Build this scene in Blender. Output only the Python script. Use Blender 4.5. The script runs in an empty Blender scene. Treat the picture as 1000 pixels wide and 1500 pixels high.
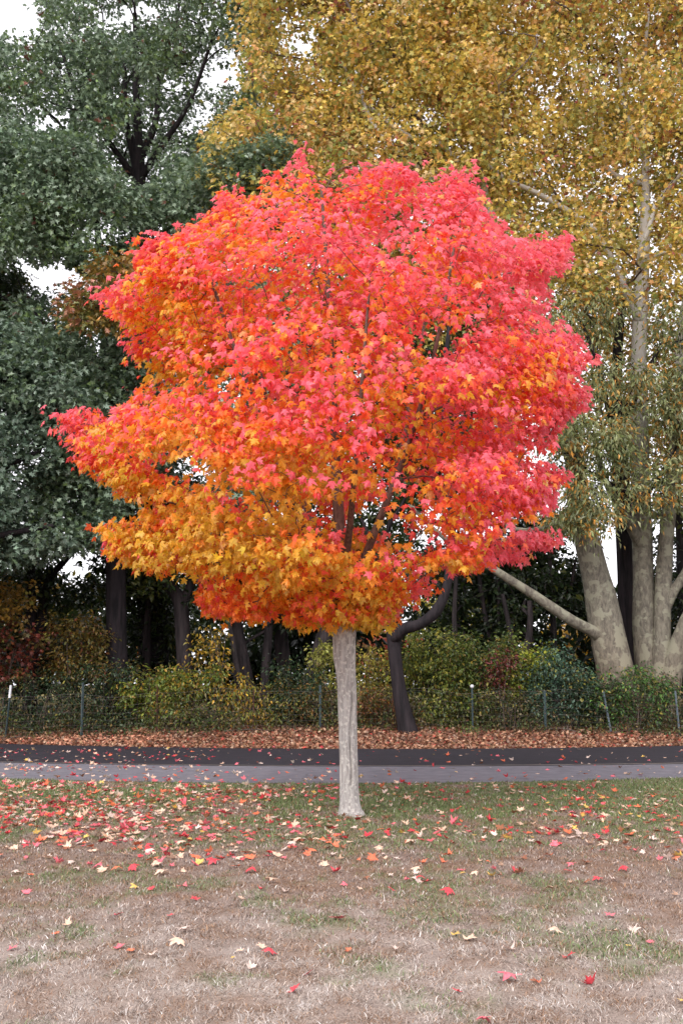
import bpy, math
import numpy as np
R = np.random.default_rng(7)

# ------------------------------------------------------------------ camera, world, sun, exposure
scene = bpy.context.scene
CAM_H, FPX, PITCH = 1.6, 1400.0, math.atan(253 / 1400.0)
cam_data = bpy.data.cameras.new("camera")
cam = bpy.data.objects.new("camera", cam_data)
scene.collection.objects.link(cam)
cam.location = (0, 0, CAM_H)
cam.rotation_euler = (math.pi / 2 + PITCH, 0, 0)
cam_data.sensor_fit = 'VERTICAL'
cam_data.sensor_height = 36.0
cam_data.lens = 36.0 * FPX / 1500.0
cam_data.clip_end = 2000
scene.camera = cam

SUN_EL, SUN_AZ = math.radians(40), math.radians(205)   # azimuth clockwise from +Y: behind the camera, a little left
world = bpy.data.worlds.new("World")
scene.world = world
world.use_nodes = True
wn, wl = world.node_tree.nodes, world.node_tree.links
wn.clear()
w_out = wn.new('ShaderNodeOutputWorld')
w_bg = wn.new('ShaderNodeBackground')
w_sky = wn.new('ShaderNodeTexSky')
w_sky.sky_type = 'NISHITA'
w_sky.sun_disc = False
w_sky.sun_elevation = SUN_EL
w_sky.sun_rotation = SUN_AZ
w_sky.dust_density = 3.0
w_hs = wn.new('ShaderNodeHueSaturation')
w_hs.inputs['Saturation'].default_value = 0.25
w_mix = wn.new('ShaderNodeMix'); w_mix.data_type = 'RGBA'
w_mix.inputs[0].default_value = 0.75
w_mix.inputs[7].default_value = (9.0, 8.8, 9.3, 1)      # flat cloud deck
wl.new(w_sky.outputs[0], w_hs.inputs['Color'])
wl.new(w_hs.outputs[0], w_mix.inputs[6])
wl.new(w_mix.outputs[2], w_bg.inputs['Color'])
w_bg.inputs['Strength'].default_value = 0.14
wl.new(w_bg.outputs[0], w_out.inputs[0])

sun_data = bpy.data.lights.new("sun", 'SUN')
sun_data.energy = 1.35
sun_data.angle = math.radians(25)
sun_data.color = (1.0, 0.965, 0.93)
sun = bpy.data.objects.new("sun", sun_data)
scene.collection.objects.link(sun)
sdir = (math.sin(SUN_AZ) * math.cos(SUN_EL), math.cos(SUN_AZ) * math.cos(SUN_EL), math.sin(SUN_EL))
from mathutils import Vector
sun.rotation_euler = Vector(sdir).to_track_quat('Z', 'Y').to_euler()

scene.view_settings.view_transform = 'Standard'
scene.view_settings.look = 'None'
scene.view_settings.gamma = 1.0
scene.view_settings.exposure = 0.72
scene.render.engine = 'CYCLES'
scene.cycles.max_bounces = 8
scene.cycles.diffuse_bounces = 4
scene.cycles.transmission_bounces = 4
scene.cycles.transparent_max_bounces = 4

# ------------------------------------------------------------------ helpers
def lin(c):
    c = np.asarray(c, float)
    if c.max() > 1.5: c = c / 255.0
    return np.where(c <= 0.04045, c / 12.92, ((c + 0.055) / 1.055) ** 2.4)

CT, ST = math.cos(PITCH), math.sin(PITCH)
def P(px, py, Y):
    """point at distance Y north of the camera seen at photo pixel (px, py)"""
    px, py, Y = np.broadcast_arrays(np.asarray(px, float), np.asarray(py, float), np.asarray(Y, float))
    v = (750 - py) / FPX
    dy = CT - ST * v
    dz = ST + CT * v
    t = Y / dy
    return np.stack([(px - 500) / FPX * t, Y, CAM_H + dz * t], -1)
def G(px, py, z=0.0):
    v = (750 - py) / FPX
    dy, dz = CT - ST * v, ST + CT * v
    t = (z - CAM_H) / dz
    return np.array([(px - 500) / FPX * t, dy * t, z])
def scale_at(Y): return FPX * 1.02 / Y          # photo pixels per metre near the ground

def _hash(ix, iy, iz, seed):
    h = (ix * 374761393 + iy * 668265263 + iz * 2147483647 + seed * 1274126177) & 0xFFFFFFFF
    h = ((h ^ (h >> 13)) * 1274126177) & 0xFFFFFFFF
    h = ((h ^ (h >> 16)) * 2246822519) & 0xFFFFFFFF
    return ((h ^ (h >> 15)) & 0xFFFFFF) / float(0xFFFFFF)
def noise(p, s=1.0, seed=0):
    """value noise 0..1 of points p (N,3) or (N,2), feature size s"""
    p = np.asarray(p, float) / s
    if p.shape[-1] == 2: p = np.concatenate([p, np.zeros(p.shape[:-1] + (1,))], -1)
    i = np.floor(p).astype(np.int64); f = p - i; f = f * f * (3 - 2 * f)
    r = 0
    for dx in (0, 1):
        for dy in (0, 1):
            for dz in (0, 1):
                w = (f[..., 0] if dx else 1 - f[..., 0]) * (f[..., 1] if dy else 1 - f[..., 1]) * (f[..., 2] if dz else 1 - f[..., 2])
                r = r + w * _hash(i[..., 0] + dx, i[..., 1] + dy, i[..., 2] + dz, seed)
    return r
def fbm(p, s=1.0, seed=0, o=3):
    a, t, r = 1.0, 0.0, 0.0
    for k in range(o):
        r = r + a * noise(p, s / 2 ** k, seed + k * 17); t += a; a *= 0.5
    return r / t
def norm(v): return v / np.maximum(np.linalg.norm(v, axis=-1, keepdims=True), 1e-9)
def sstep(a, b, x):
    t = np.clip((x - a) / (b - a), 0, 1); return t * t * (3 - 2 * t)
def in_poly(px, py, poly):
    poly = np.asarray(poly, float); n = len(poly); r = np.zeros(len(px), bool)
    for i in range(n):
        x1, y1 = poly[i]; x2, y2 = poly[(i + 1) % n]
        c = ((y1 > py) != (y2 > py)) & (px < (x2 - x1) * (py - y1) / (y2 - y1 + 1e-12) + x1)
        r ^= c
    return r

def make_mesh(name, verts, faces, cols=None, smooth=False, nper=None):
    """faces: (F,k) array, all the same k; cols: (F,3) linear colours, one per face"""
    me = bpy.data.meshes.new(name)
    verts = np.asarray(verts, np.float32).reshape(-1, 3)
    faces = np.asarray(faces, np.int32)
    F, k = faces.shape
    me.vertices.add(len(verts)); me.vertices.foreach_set('co', verts.ravel())
    me.loops.add(F * k); me.loops.foreach_set('vertex_index', faces.ravel())
    me.polygons.add(F)
    me.polygons.foreach_set('loop_start', np.arange(0, F * k, k, dtype=np.int32))
    me.polygons.foreach_set('loop_total', np.full(F, k, np.int32))
    me.polygons.foreach_set('use_smooth', np.full(F, smooth, bool))
    if cols is not None:
        a = me.attributes.new('tint', 'FLOAT_COLOR', 'POINT' if len(cols) == len(verts) and len(cols) != F else 'FACE')
        c4 = np.ones((len(cols), 4), np.float32); c4[:, :3] = cols
        a.data.foreach_set('color', c4.ravel())
    me.update(calc_edges=True)
    return me
def link(name, me, mat=None, parent=None, loc=None):
    o = bpy.data.objects.new(name, me)
    scene.collection.objects.link(o)
    if mat is not None and me is not None and not me.materials: me.materials.append(mat)
    if parent is not None:
        o.parent = parent
        o.matrix_parent_inverse = parent.matrix_basis.inverted()
    if loc is not None: o.location = loc
    return o
def tag(o, label=None, cat=None, group=None, kind=None):
    if label: o['label'] = label
    if cat: o['category'] = cat
    if group: o['group'] = group
    if kind: o['kind'] = kind
    return o
def empty(name, loc, label, cat, group=None):
    o = bpy.data.objects.new(name, None); scene.collection.objects.link(o)
    o.location = tuple(loc); o.empty_display_size = 0.3
    bpy.context.view_layer.update()
    return tag(o, label, cat, group)

class MB:
    """collects quads"""
    def __init__(s): s.v, s.f, s.n = [], [], 0
    def add(s, v, f):
        s.v.append(np.asarray(v, float)); s.f.append(np.asarray(f) + s.n); s.n += len(v)
    def tube(s, pts, rad, sides=8, cap=True, wob=0.0, seed=0):
        pts = np.asarray(pts, float); n = len(pts); rad = np.broadcast_to(np.asarray(rad, float), (n,))
        t = norm(np.gradient(pts, axis=0))
        u = np.zeros_like(t)
        ref = np.array([1.0, 0, 0]) if abs(t[0][0]) < 0.8 else np.array([0, 0, 1.0])
        prev = ref
        for i in range(n):
            prev = prev - t[i] * prev.dot(t[i]); prev = prev / np.linalg.norm(prev); u[i] = prev
        w = np.cross(t, u)
        a = np.linspace(0, 2 * math.pi, sides, endpoint=False)
        rr = rad[:, None] * np.ones(sides)
        ring = pts[:, None] + rr[..., None] * (np.cos(a)[None, :, None] * u[:, None] + np.sin(a)[None, :, None] * w[:, None])
        if wob:
            dirs = norm(ring - pts[:, None])
            q = ring.reshape(-1, 3) * np.array([1, 1, 0.45])
            d = (fbm(q, 0.45, seed) - 0.5).reshape(n, sides)
            ring = ring + dirs * (d * wob * rr)[..., None]
        v = ring.reshape(-1, 3)
        i, j = np.meshgrid(np.arange(n - 1), np.arange(sides), indexing='ij')
        j2 = (j + 1) % sides
        f = np.stack([i * sides + j, i * sides + j2, (i + 1) * sides + j2, (i + 1) * sides + j], -1).reshape(-1, 4)
        s.add(v, f)
        if cap:
            c = np.vstack([v[:sides], pts[:1], v[-sides:], pts[-1:]])
            k = sides
            ff = [[(q + 1) % k, q, k, k] for q in range(k)] + [[k + 1 + q, k + 1 + (q + 1) % k, 2 * k + 1, 2 * k + 1] for q in range(k)]
            # degenerate quads are avoided: pair triangles through the centre
            ff = [[(q + 2) % k, (q + 1) % k, q, k] for q in range(0, k - 1, 2)] + [[k + 1 + q, k + 1 + (q + 1) % k, k + 1 + (q + 2) % k, 2 * k + 1] for q in range(0, k - 1, 2)]
            s.add(c, np.array(ff))
    def box(s, lo, hi):
        x0, y0, z0 = lo; x1, y1, z1 = hi
        v = [(x0,y0,z0),(x1,y0,z0),(x1,y1,z0),(x0,y1,z0),(x0,y0,z1),(x1,y0,z1),(x1,y1,z1),(x0,y1,z1)]
        s.add(v, np.array([(0,3,2,1),(4,5,6,7),(0,1,5,4),(1,2,6,5),(2,3,7,6),(3,0,4,7)]))
    def mesh(s, name, smooth=True):
        return make_mesh(name, np.vstack(s.v), np.vstack(s.f), smooth=smooth)

# ------------------------------------------------------------------ materials
def nodemat(name):
    m = bpy.data.materials.new(name); m.use_nodes = True
    nt = m.node_tree; b = nt.nodes['Principled BSDF']
    return m, nt, b
def leaf_mat(name, trans=0.35, rough=0.5, spec=0.5, under=(1, 1.08, 1.0)):
    m, nt, b = nodemat(name); N, L = nt.nodes, nt.links
    at = N.new('ShaderNodeAttribute'); at.attribute_name = 'tint'
    geo = N.new('ShaderNodeNewGeometry')
    nz = N.new('ShaderNodeTexNoise'); nz.inputs['Scale'].default_value = 45; nz.inputs['Detail'].default_value = 2
    L.new(geo.outputs['Position'], nz.inputs['Vector'])
    mr = N.new('ShaderNodeMapRange'); mr.inputs[1].default_value = 0.3; mr.inputs[2].default_value = 0.7
    mr.inputs[3].default_value = 0.8; mr.inputs[4].default_value = 1.15
    L.new(nz.outputs['Fac'], mr.inputs[0])
    mx = N.new('ShaderNodeVectorMath'); mx.operation = 'SCALE'
    L.new(at.outputs['Color'], mx.inputs[0]); L.new(mr.outputs[0], mx.inputs['Scale'])
    un = N.new('ShaderNodeMix'); un.data_type = 'RGBA'; un.blend_type = 'MULTIPLY'; un.inputs[7].default_value = (*under, 1)
    L.new(geo.outputs['Backfacing'], un.inputs[0]); L.new(mx.outputs[0], un.inputs[6])
    L.new(un.outputs[2], b.inputs['Base Color'])
    b.inputs['Roughness'].default_value = rough
    b.inputs['Specular IOR Level'].default_value = spec
    tr = N.new('ShaderNodeBsdfTranslucent'); L.new(mx.outputs[0], tr.inputs['Color'])
    mix = N.new('ShaderNodeMixShader'); mix.inputs[0].default_value = trans
    L.new(b.outputs[0], mix.inputs[1]); L.new(tr.outputs[0], mix.inputs[2])
    L.new(mix.outputs[0], N['Material Output'].inputs['Surface'])
    return m
def bark_mat(name, c1, c2, c3=None, scale=6.0, stretch=0.15, bump=0.4, patch=0.0, patch_scale=3.0):
    m, nt, b = nodemat(name); N, L = nt.nodes, nt.links
    geo = N.new('ShaderNodeNewGeometry')
    mp = N.new('ShaderNodeMapping'); mp.inputs['Scale'].default_value = (1, 1, stretch)
    L.new(geo.outputs['Position'], mp.inputs['Vector'])
    n1 = N.new('ShaderNodeTexNoise'); n1.inputs['Scale'].default_value = scale; n1.inputs['Detail'].default_value = 8; n1.inputs['Roughness'].default_value = 0.65
    L.new(mp.outputs[0], n1.inputs['Vector'])
    cr = N.new('ShaderNodeValToRGB')
    cr.color_ramp.elements[0].position = 0.36; cr.color_ramp.elements[0].color = (*lin(c1), 1)
    cr.color_ramp.elements[1].position = 0.64; cr.color_ramp.elements[1].color = (*lin(c2), 1)
    L.new(n1.outputs['Fac'], cr.inputs[0])
    col = cr.outputs[0]
    if c3 is not None:
        n2 = N.new('ShaderNodeTexNoise'); n2.inputs['Scale'].default_value = patch_scale; n2.inputs['Detail'].default_value = 3
        L.new(geo.outputs['Position'], n2.inputs['Vector'])
        rr = N.new('ShaderNodeValToRGB'); rr.color_ramp.elements[0].position = 0.5 - patch; rr.color_ramp.elements[1].position = 0.56 - patch
        L.new(n2.outputs['Fac'], rr.inputs[0])
        mx = N.new('ShaderNodeMix'); mx.data_type = 'RGBA'
        L.new(rr.outputs[0], mx.inputs[0]); L.new(col, mx.inputs[6]); mx.inputs[7].default_value = (*lin(c3), 1)
        col = mx.outputs[2]
    L.new(col, b.inputs['Base Color'])
    b.inputs['Roughness'].default_value = 0.85; b.inputs['Specular IOR Level'].default_value = 0.25
    bp = N.new('ShaderNodeBump'); bp.inputs['Strength'].default_value = bump; bp.inputs['Distance'].default_value = 0.02
    L.new(n1.outputs['Fac'], bp.inputs['Height']); L.new(bp.outputs[0], b.inputs['Normal'])
    return m
def tint_mat(name, rough=0.8, spec=0.3, nscale=60, bump=0.0, lo=0.8, hi=1.2, trans=0.0):
    m, nt, b = nodemat(name); N, L = nt.nodes, nt.links
    at = N.new('ShaderNodeAttribute'); at.attribute_name = 'tint'
    geo = N.new('ShaderNodeNewGeometry')
    nz = N.new('ShaderNodeTexNoise'); nz.inputs['Scale'].default_value = nscale; nz.inputs['Detail'].default_value = 5
    L.new(geo.outputs['Position'], nz.inputs['Vector'])
    mr = N.new('ShaderNodeMapRange'); mr.inputs[1].default_value = 0.3; mr.inputs[2].default_value = 0.7
    mr.inputs[3].default_value = lo; mr.inputs[4].default_value = hi
    L.new(nz.outputs['Fac'], mr.inputs[0])
    mx = N.new('ShaderNodeVectorMath'); mx.operation = 'SCALE'
    L.new(at.outputs['Color'], mx.inputs[0]); L.new(mr.outputs[0], mx.inputs['Scale'])
    L.new(mx.outputs[0], b.inputs['Base Color'])
    b.inputs['Roughness'].default_value = rough; b.inputs['Specular IOR Level'].default_value = spec
    if bump:
        bp = N.new('ShaderNodeBump'); bp.inputs['Strength'].default_value = bump; bp.inputs['Distance'].default_value = 0.02
        L.new(nz.outputs['Fac'], bp.inputs['Height']); L.new(bp.outputs[0], b.inputs['Normal'])
    return m
def noise_mat(name, c1, c2, scale=20, rough=0.9, spec=0.3, bump=0.2, c3=None):
    m, nt, b = nodemat(name); N, L = nt.nodes, nt.links
    geo = N.new('ShaderNodeNewGeometry')
    n1 = N.new('ShaderNodeTexNoise'); n1.inputs['Scale'].default_value = scale; n1.inputs['Detail'].default_value = 8; n1.inputs['Roughness'].default_value = 0.7
    L.new(geo.outputs['Position'], n1.inputs['Vector'])
    n2 = N.new('ShaderNodeTexNoise'); n2.inputs['Scale'].default_value = scale / 30; n2.inputs['Detail'].default_value = 4
    L.new(geo.outputs['Position'], n2.inputs['Vector'])
    ad = N.new('ShaderNodeMath'); ad.operation = 'ADD'; L.new(n1.outputs['Fac'], ad.inputs[0]); L.new(n2.outputs['Fac'], ad.inputs[1])
    hf = N.new('ShaderNodeMath'); hf.operation = 'MULTIPLY'; hf.inputs[1].default_value = 0.5; L.new(ad.outputs[0], hf.inputs[0])
    cr = N.new('ShaderNodeValToRGB')
    cr.color_ramp.elements[0].position = 0.38; cr.color_ramp.elements[0].color = (*lin(c1), 1)
    cr.color_ramp.elements[1].position = 0.62; cr.color_ramp.elements[1].color = (*lin(c2), 1)
    L.new(hf.outputs[0], cr.inputs[0]); L.new(cr.outputs[0], b.inputs['Base Color'])
    b.inputs['Roughness'].default_value = rough; b.inputs['Specular IOR Level'].default_value = spec
    bp = N.new('ShaderNodeBump'); bp.inputs['Strength'].default_value = bump; bp.inputs['Distance'].default_value = 0.01
    L.new(n1.outputs['Fac'], bp.inputs['Height']); L.new(bp.outputs[0], b.inputs['Normal'])
    return m

M_maple_leaf = leaf_mat('maple_leaf', 0.50, 0.42, 0.5, (0.97, 1.25, 0.75))
M_leaf = leaf_mat('broad_leaf', 0.38, 0.42, 0.6)
M_oak_leaf = leaf_mat('oak_leaf', 0.18, 0.38, 0.6)
M_dry_leaf = leaf_mat('dry_leaf', 0.12, 0.6, 0.3)
M_grass = tint_mat('grass_blade', 0.75, 0.25, 30)
M_soil = tint_mat('soil', 0.95, 0.15, 90, 0.5, 0.65, 1.25)
M_litter = leaf_mat('litter_leaf', 0.1, 0.65, 0.25)
M_maple_bark = bark_mat('maple_bark', (138,133,130), (184,180,176), (190,186,180), 30, 0.16, 0.9, -0.04, 22)
M_maple_branch = bark_mat('maple_branch_bark', (78,60,56), (120,100,92), None, 26, 0.3, 0.5)
M_dark_bark = bark_mat('dark_bark', (30,26,28), (64,56,57), None, 9, 0.12, 1.0)
M_black_bark = bark_mat('black_bark', (22,19,22), (50,43,46), None, 9, 0.12, 0.8)
M_syc_bark = bark_mat('mottled_bark', (92,86,78), (132,126,112), (140,137,120), 13, 0.35, 1.0, -0.02, 3.6)
def height_tint(m):
    """sycamore bark is brown and flaky low down and pale grey high up"""
    N, L = m.node_tree.nodes, m.node_tree.links; b = N['Principled BSDF']
    src = b.inputs['Base Color'].links[0].from_socket
    geo = N.new('ShaderNodeNewGeometry'); sp = N.new('ShaderNodeSeparateXYZ'); L.new(geo.outputs['Position'], sp.inputs[0])
    for lo, hi, col, blend in ((3.4, 0.6, (0.86, 0.72, 0.66, 1), 'MULTIPLY'), (8.0, 13.0, (*lin((206,202,198)), 1), 'MIX')):
        nz = N.new('ShaderNodeTexNoise'); nz.inputs['Scale'].default_value = 1.6; nz.inputs['Detail'].default_value = 4
        ad = N.new('ShaderNodeMath'); ad.operation = 'MULTIPLY_ADD'; ad.inputs[1].default_value = 4.0; L.new(nz.outputs['Fac'], ad.inputs[0]); L.new(sp.outputs['Z'], ad.inputs[2])
        mr = N.new('ShaderNodeMapRange'); mr.inputs[1].default_value = lo + 2; mr.inputs[2].default_value = hi + 2; mr.inputs[3].default_value = 0; mr.inputs[4].default_value = 1 if blend == 'MULTIPLY' else .8
        L.new(ad.outputs[0], mr.inputs[0])
        mx = N.new('ShaderNodeMix'); mx.data_type = 'RGBA'; mx.blend_type = blend; L.new(mr.outputs[0], mx.inputs[0]); L.new(src, mx.inputs[6]); mx.inputs[7].default_value = col
        src = mx.outputs[2]
    L.new(src, b.inputs['Base Color'])
height_tint(M_syc_bark)
M_twig = bark_mat('twig_bark', (70,58,52), (110,98,90), None, 20, 0.4, 0.3)
M_asphalt = noise_mat('asphalt', (34,30,36), (46,41,49), 90, 0.85, 0.3, 0.3)
M_walk = noise_mat('worn_asphalt', (98,95,102), (120,116,123), 110, 0.9, 0.25, 0.3)
M_kerb = noise_mat('pale_edging', (112,102,98), (148,138,132), 60, 0.9, 0.25, 0.3)
M_post_green = noise_mat('green_steel', (44,58,62), (66,82,84), 60, 0.55, 0.4, 0.05)
M_post_grey = noise_mat('galvanised_steel', (84,98,108), (118,130,138), 60, 0.45, 0.5, 0.05)
M_post_white = noise_mat('white_paint', (190,190,195), (225,225,228), 60, 0.5, 0.4, 0.05)
M_rust = noise_mat('rusty_steel', (60,38,32), (98,66,54), 60, 0.8, 0.3, 0.1)
M_wire = noise_mat('fence_wire', (70,62,60), (110,100,96), 60, 0.6, 0.4, 0.05)

# ------------------------------------------------------------------ ground shape and path edges
def edge(pts):
    g = np.array([G(x, y, -0.02) for x, y in pts])
    c = np.polyfit(g[:, 0], g[:, 1], 2)
    def f(x):
        x = np.asarray(x, float); xc = np.clip(x, -14, 14)
        return np.polyval(c, xc) + (x - xc) * (2 * c[0] * xc + c[1])
    return f
E_near = edge([(0,1142),(250,1148),(500,1150),(750,1147),(1000,1141)])
E_mid = edge([(0,1119),(250,1123),(500,1125),(750,1124),(1000,1121)])
E_far = edge([(0,1091),(250,1096),(500,1099),(750,1098),(1000,1094)])
def ground_z(x, y):
    x, y = np.asarray(x, float), np.asarray(y, float)
    yr = y; y = y - (E_far(x) - 25.1)
    z = 0.30 * sstep(25.2, 29.0, y) + 0.25 * sstep(30, 60, y)
    q = np.stack([x, y], -1)
    z = z + 0.10 * (fbm(q, 2.2, 5) - 0.5) * sstep(25.6, 27.5, y)
    z = z - 0.05 * sstep(0.1, 0.8, yr - E_near(x)) * (1 - sstep(24.8, 25.2, y))
    z = z + 0.03 * (fbm(q, 1.3, 9) - 0.5) * (1 - sstep(14.5, 15.7, yr))
    return z
XS = np.concatenate([np.linspace(-60, -16, 23)[:-1], np.linspace(-16, 16, 161), np.linspace(16, 60, 23)[1:]])
def strip(name, f0, f1, z, mat, n=6):
    rows = []
    for k in range(n + 1):
        t = k / n
        y = f0(XS) * (1 - t) + f1(XS) * t
        rows.append(np.stack([XS, y, np.full_like(XS, z)], -1))
    v = np.array(rows); nx = len(XS)
    i, j = np.meshgrid(np.arange(n), np.arange(nx - 1), indexing='ij')
    f = np.stack([i*nx+j, i*nx+j+1, (i+1)*nx+j+1, (i+1)*nx+j], -1).reshape(-1, 4)
    o = link(name, make_mesh(name, v.reshape(-1, 3), f), mat)
    return tag(o, kind='structure')
wig = lambda x: 0.05 * (fbm(np.stack([x, x*0+3], -1), 0.5, 3) - 0.5)
strip('footpath', lambda x: E_near(x) + 2*wig(x), lambda x: E_mid(x) + .13, 0.004, M_walk)
strip('road', lambda x: E_mid(x) + 0.09, E_far, 0.010, M_asphalt)
strip('kerb', lambda x: E_mid(x) + 0.05, lambda x: E_mid(x) + 0.11 + 0.04 * sstep(0, 4, x), 0.018, M_kerb, 1)

def lawn_colour(x, y, rnd=None):
    """mean colour, or with rnd a per-blade pick"""
    q = np.stack([x, y * 0.8], -1)
    far = sstep(7.5, 13.0, y)
    a = .32 * fbm(q, 0.7, 21, 3) + .68 * fbm(q, 0.17, 22, 3); b = fbm(q, 0.20, 44, 3); c = .6 * fbm(q, 0.6, 63, 4) + .4 * fbm(q, .16, 64, 3); big = fbm(q, 2.4, 91, 2)
    mauve, straw, pale = lin((143,127,119)), lin((176,162,151)), lin((202,194,189))
    brown, rust = lin((146,116,92)), lin((112,84,66))
    green, dgreen, olive = lin((116,132,88)), lin((90,106,66)), lin((112,118,72))
    near = 1 - sstep(5.2, 8.8, y)
    w_brown = np.clip(sstep(0.34, 0.64, a) * 0.50 + 0.14 + 0.12 * (1 - near), 0, 1)
    w_pale = (.25 + .75 * sstep(0.34, 0.66, b)) * (0.16 + 0.40 * near)
    gthr = 0.62 - 0.10 * sstep(6.5, 9.0, y) * sstep(0.40, 0.62, big) - 0.11 * sstep(8.5, 12, y) - 0.14 * sstep(12.4, 14.6, y)
    w_green = sstep(gthr - 0.10, gthr + 0.14, c) * (0.46 + .40 * sstep(9, 13.5, y))
    for gx, gy, gr in ((450,1345,.4),(900,1387,.50),(560,1420,.25),(800,1290,.34),(1000,1400,.25),(85,1282,.42),(330,1440,.18),(640,1300,.5),(60,1400,.25)):
        g = G(gx, gy); d = np.hypot((x - g[0]) / 1.0, (y - g[1]) / 1.2)
        w_green = np.maximum(w_green, 0.5 * sstep(gr, gr * 0.2, d + 0.9 * gr * (b - 0.5) * 2 + .6 * gr * (c - .5)))
    pals = [(w_brown, brown, rust), (w_pale, straw, pale), (w_green, green * (1 - .4 * far[..., None]) + olive * .4 * far[..., None], dgreen)]
    col = mauve * (1 - 0.4 * near[..., None]) + straw * 0.4 * near[..., None]
    for k, (w, c1, c2) in enumerate(pals):
        if rnd is None:
            ww = w[..., None]; col = col * (1 - ww) + (c1 * .6 + c2 * .4) * ww
        else:
            pick = rnd[k] < w
            cc = np.where((rnd[3] < .6)[..., None], c1, c2)
            col = np.where(pick[..., None], cc, col)
    return col, w_green

def ground_sheet():
    xs = np.concatenate([[-1500, -500, -150, -70, -40, -25, -18], np.linspace(-13, 13, 371), [18, 25, 40, 70, 150, 500, 1500]])
    ys = np.concatenate([[-500, -100, -20, -5, 0, 2], np.linspace(3, 17.2, 237), np.linspace(17.3, 34, 110), [36, 40, 46, 55, 70, 100, 200, 600, 1800]])
    X, Y = np.meshgrid(xs, ys)
    Z = ground_z(X, Y)
    col, _ = lawn_colour(X.ravel(), Y.ravel())
    litter = lin((120, 78, 58)) * (0.7 + 0.6 * fbm(np.stack([X.ravel(), Y.ravel()], -1), 0.4, 8)[:, None])
    wood = lin((72, 60, 46)) * np.ones((X.size, 1))
    y = Y.ravel()
    t = sstep(24.0, 25.0, y)[:, None]; col = col * (1 - t) + litter * t
    t = sstep(29.5, 31.5, y)[:, None]; col = col * (1 - t) + wood * t
    t = sstep(50, 60, y)[:, None]; col = col * (1 - t) + lin((120,108,60)) * t
    col = col * 0.82
    v = np.stack([X, Y, Z], -1).reshape(-1, 3)
    ny, nx = X.shape
    i, j = np.meshgrid(np.arange(ny - 1), np.arange(nx - 1), indexing='ij')
    f = np.stack([i*nx+j, i*nx+j+1, (i+1)*nx+j+1, (i+1)*nx+j], -1).reshape(-1, 4)
    tag(link('ground', make_mesh('ground', v, f, col, True), M_soil), kind='structure')
ground_sheet()

def grass():
    V, C = [], []
    def patch(y0, y1, dens, L, W, flat):
        wmid = 0.40 * (y0 + y1) / 2 + 1.0
        n = int(dens * (y1 - y0) * 2 * wmid)
        y = R.uniform(y0, y1, n); x = R.uniform(-1, 1, n) * (0.40 * y + 1.0)
        clump = fbm(np.stack([x, y], -1), 0.11, 17, 2)
        k = (y < E_near(x) - 0.02 + 0.04 * R.normal(size=n)) & (R.random(n) < .35 + 1.3 * sstep(.38, .62, clump))
        x, y = x[k], y[k]; n = len(x)
        col, wg = lawn_colour(x, y, R.random((4, n)))
        a = R.uniform(0, 2 * math.pi, n)
        tilt = np.clip(flat + 0.35 * R.normal(size=n) - 0.35 * wg, 0.05, 1.5)
        ln = L * R.uniform(0.5, 1.4, n) * (1 + 0.35 * wg)
        d = np.stack([np.cos(a) * np.sin(tilt), np.sin(a) * np.sin(tilt), np.cos(tilt)], -1)
        b = R.uniform(0, 2 * math.pi, n)
        s = np.stack([np.cos(b), np.sin(b), np.zeros(n)], -1) * (W * R.uniform(0.6, 1.3, n) / 2)[:, None]
        p = np.stack([x, y, ground_z(x, y) - 0.004], -1)
        mid = p + d * (ln * 0.55)[:, None]
        d2 = norm(d + np.stack([np.cos(a), np.sin(a), -0.6 * np.ones(n)], -1) * 0.55)
        tip = mid + d2 * (ln * 0.45)[:, None]
        q = np.stack([p - s, p + s, mid + s * 0.7, mid - s * 0.7, tip, ], 1)
        V.append(q)
        br = R.normal(1, 0.33, n).clip(0.35, 1.6)[:, None]
        col = col * br
        dead = (R.random(n) < 0.07)[:, None]
        col = np.where(dead, col * 0.35 + lin((204,188,176)) * 0.45 * br, col)
        C.append(col)
    patch(3.6, 6.0, 11000, 0.036, 0.0042, 1.0)
    patch(6.0, 9.0, 5600, 0.038, 0.0056, .95)
    patch(9.0, 12.5, 2900, 0.040, 0.0075, 0.9)
    patch(12.5, 17.2, 1700, 0.042, 0.010, 0.85)
    q = np.concatenate(V); n = len(q); c = np.concatenate(C)
    base = (np.arange(n) * 5)[:, None]
    f = np.concatenate([base + np.array([[0, 1, 2]]), base + np.array([[0, 2, 3]]), base + np.array([[3, 2, 4]])], 0)
    o = link('grass', make_mesh('grass', q.reshape(-1, 3), f, np.clip(np.concatenate([c, c, c]), 0, 0.85)), M_grass)
    tag(o, 'matted straw and brown lawn grass with patches of green', 'grass', kind='stuff')
grass()

# ------------------------------------------------------------------ leaves
def half(pts):
    pts = list(pts); return pts + [(-x, y) for x, y in reversed(pts) if x > 1e-6]
def fan(outline, centre, zfun):
    o = np.array(outline, float); c = np.vstack([o, [centre]])
    z = np.array([zfun(x, y) for x, y in c])
    v = np.column_stack([c, z]); n = len(o)
    f = np.array([[i, (i + 1) % n, n] for i in range(n)])
    return v, f
T_MAPLE = fan(half([(0,0),(0.34,-0.12),(0.25,0.12),(0.42,0.2),(0.60,0.42),(0.38,0.42),(0.2,0.45),(0.24,0.70),(0.1,0.72),(0,1.0)]), (0, 0.32), lambda x, y: -0.35 * abs(x) - 0.35 * max(y - 0.25, 0) ** 1.5 - .1 * x * x)
T_OAK = fan(half([(0,0),(0.10,0.2),(0.34,0.34),(0.12,0.42),(0.36,0.66),(0.1,0.7),(0,1.0)]), (0, 0.45), lambda x, y: 0.25 * abs(x) - 0.25 * (y - 0.3) ** 2)
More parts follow.
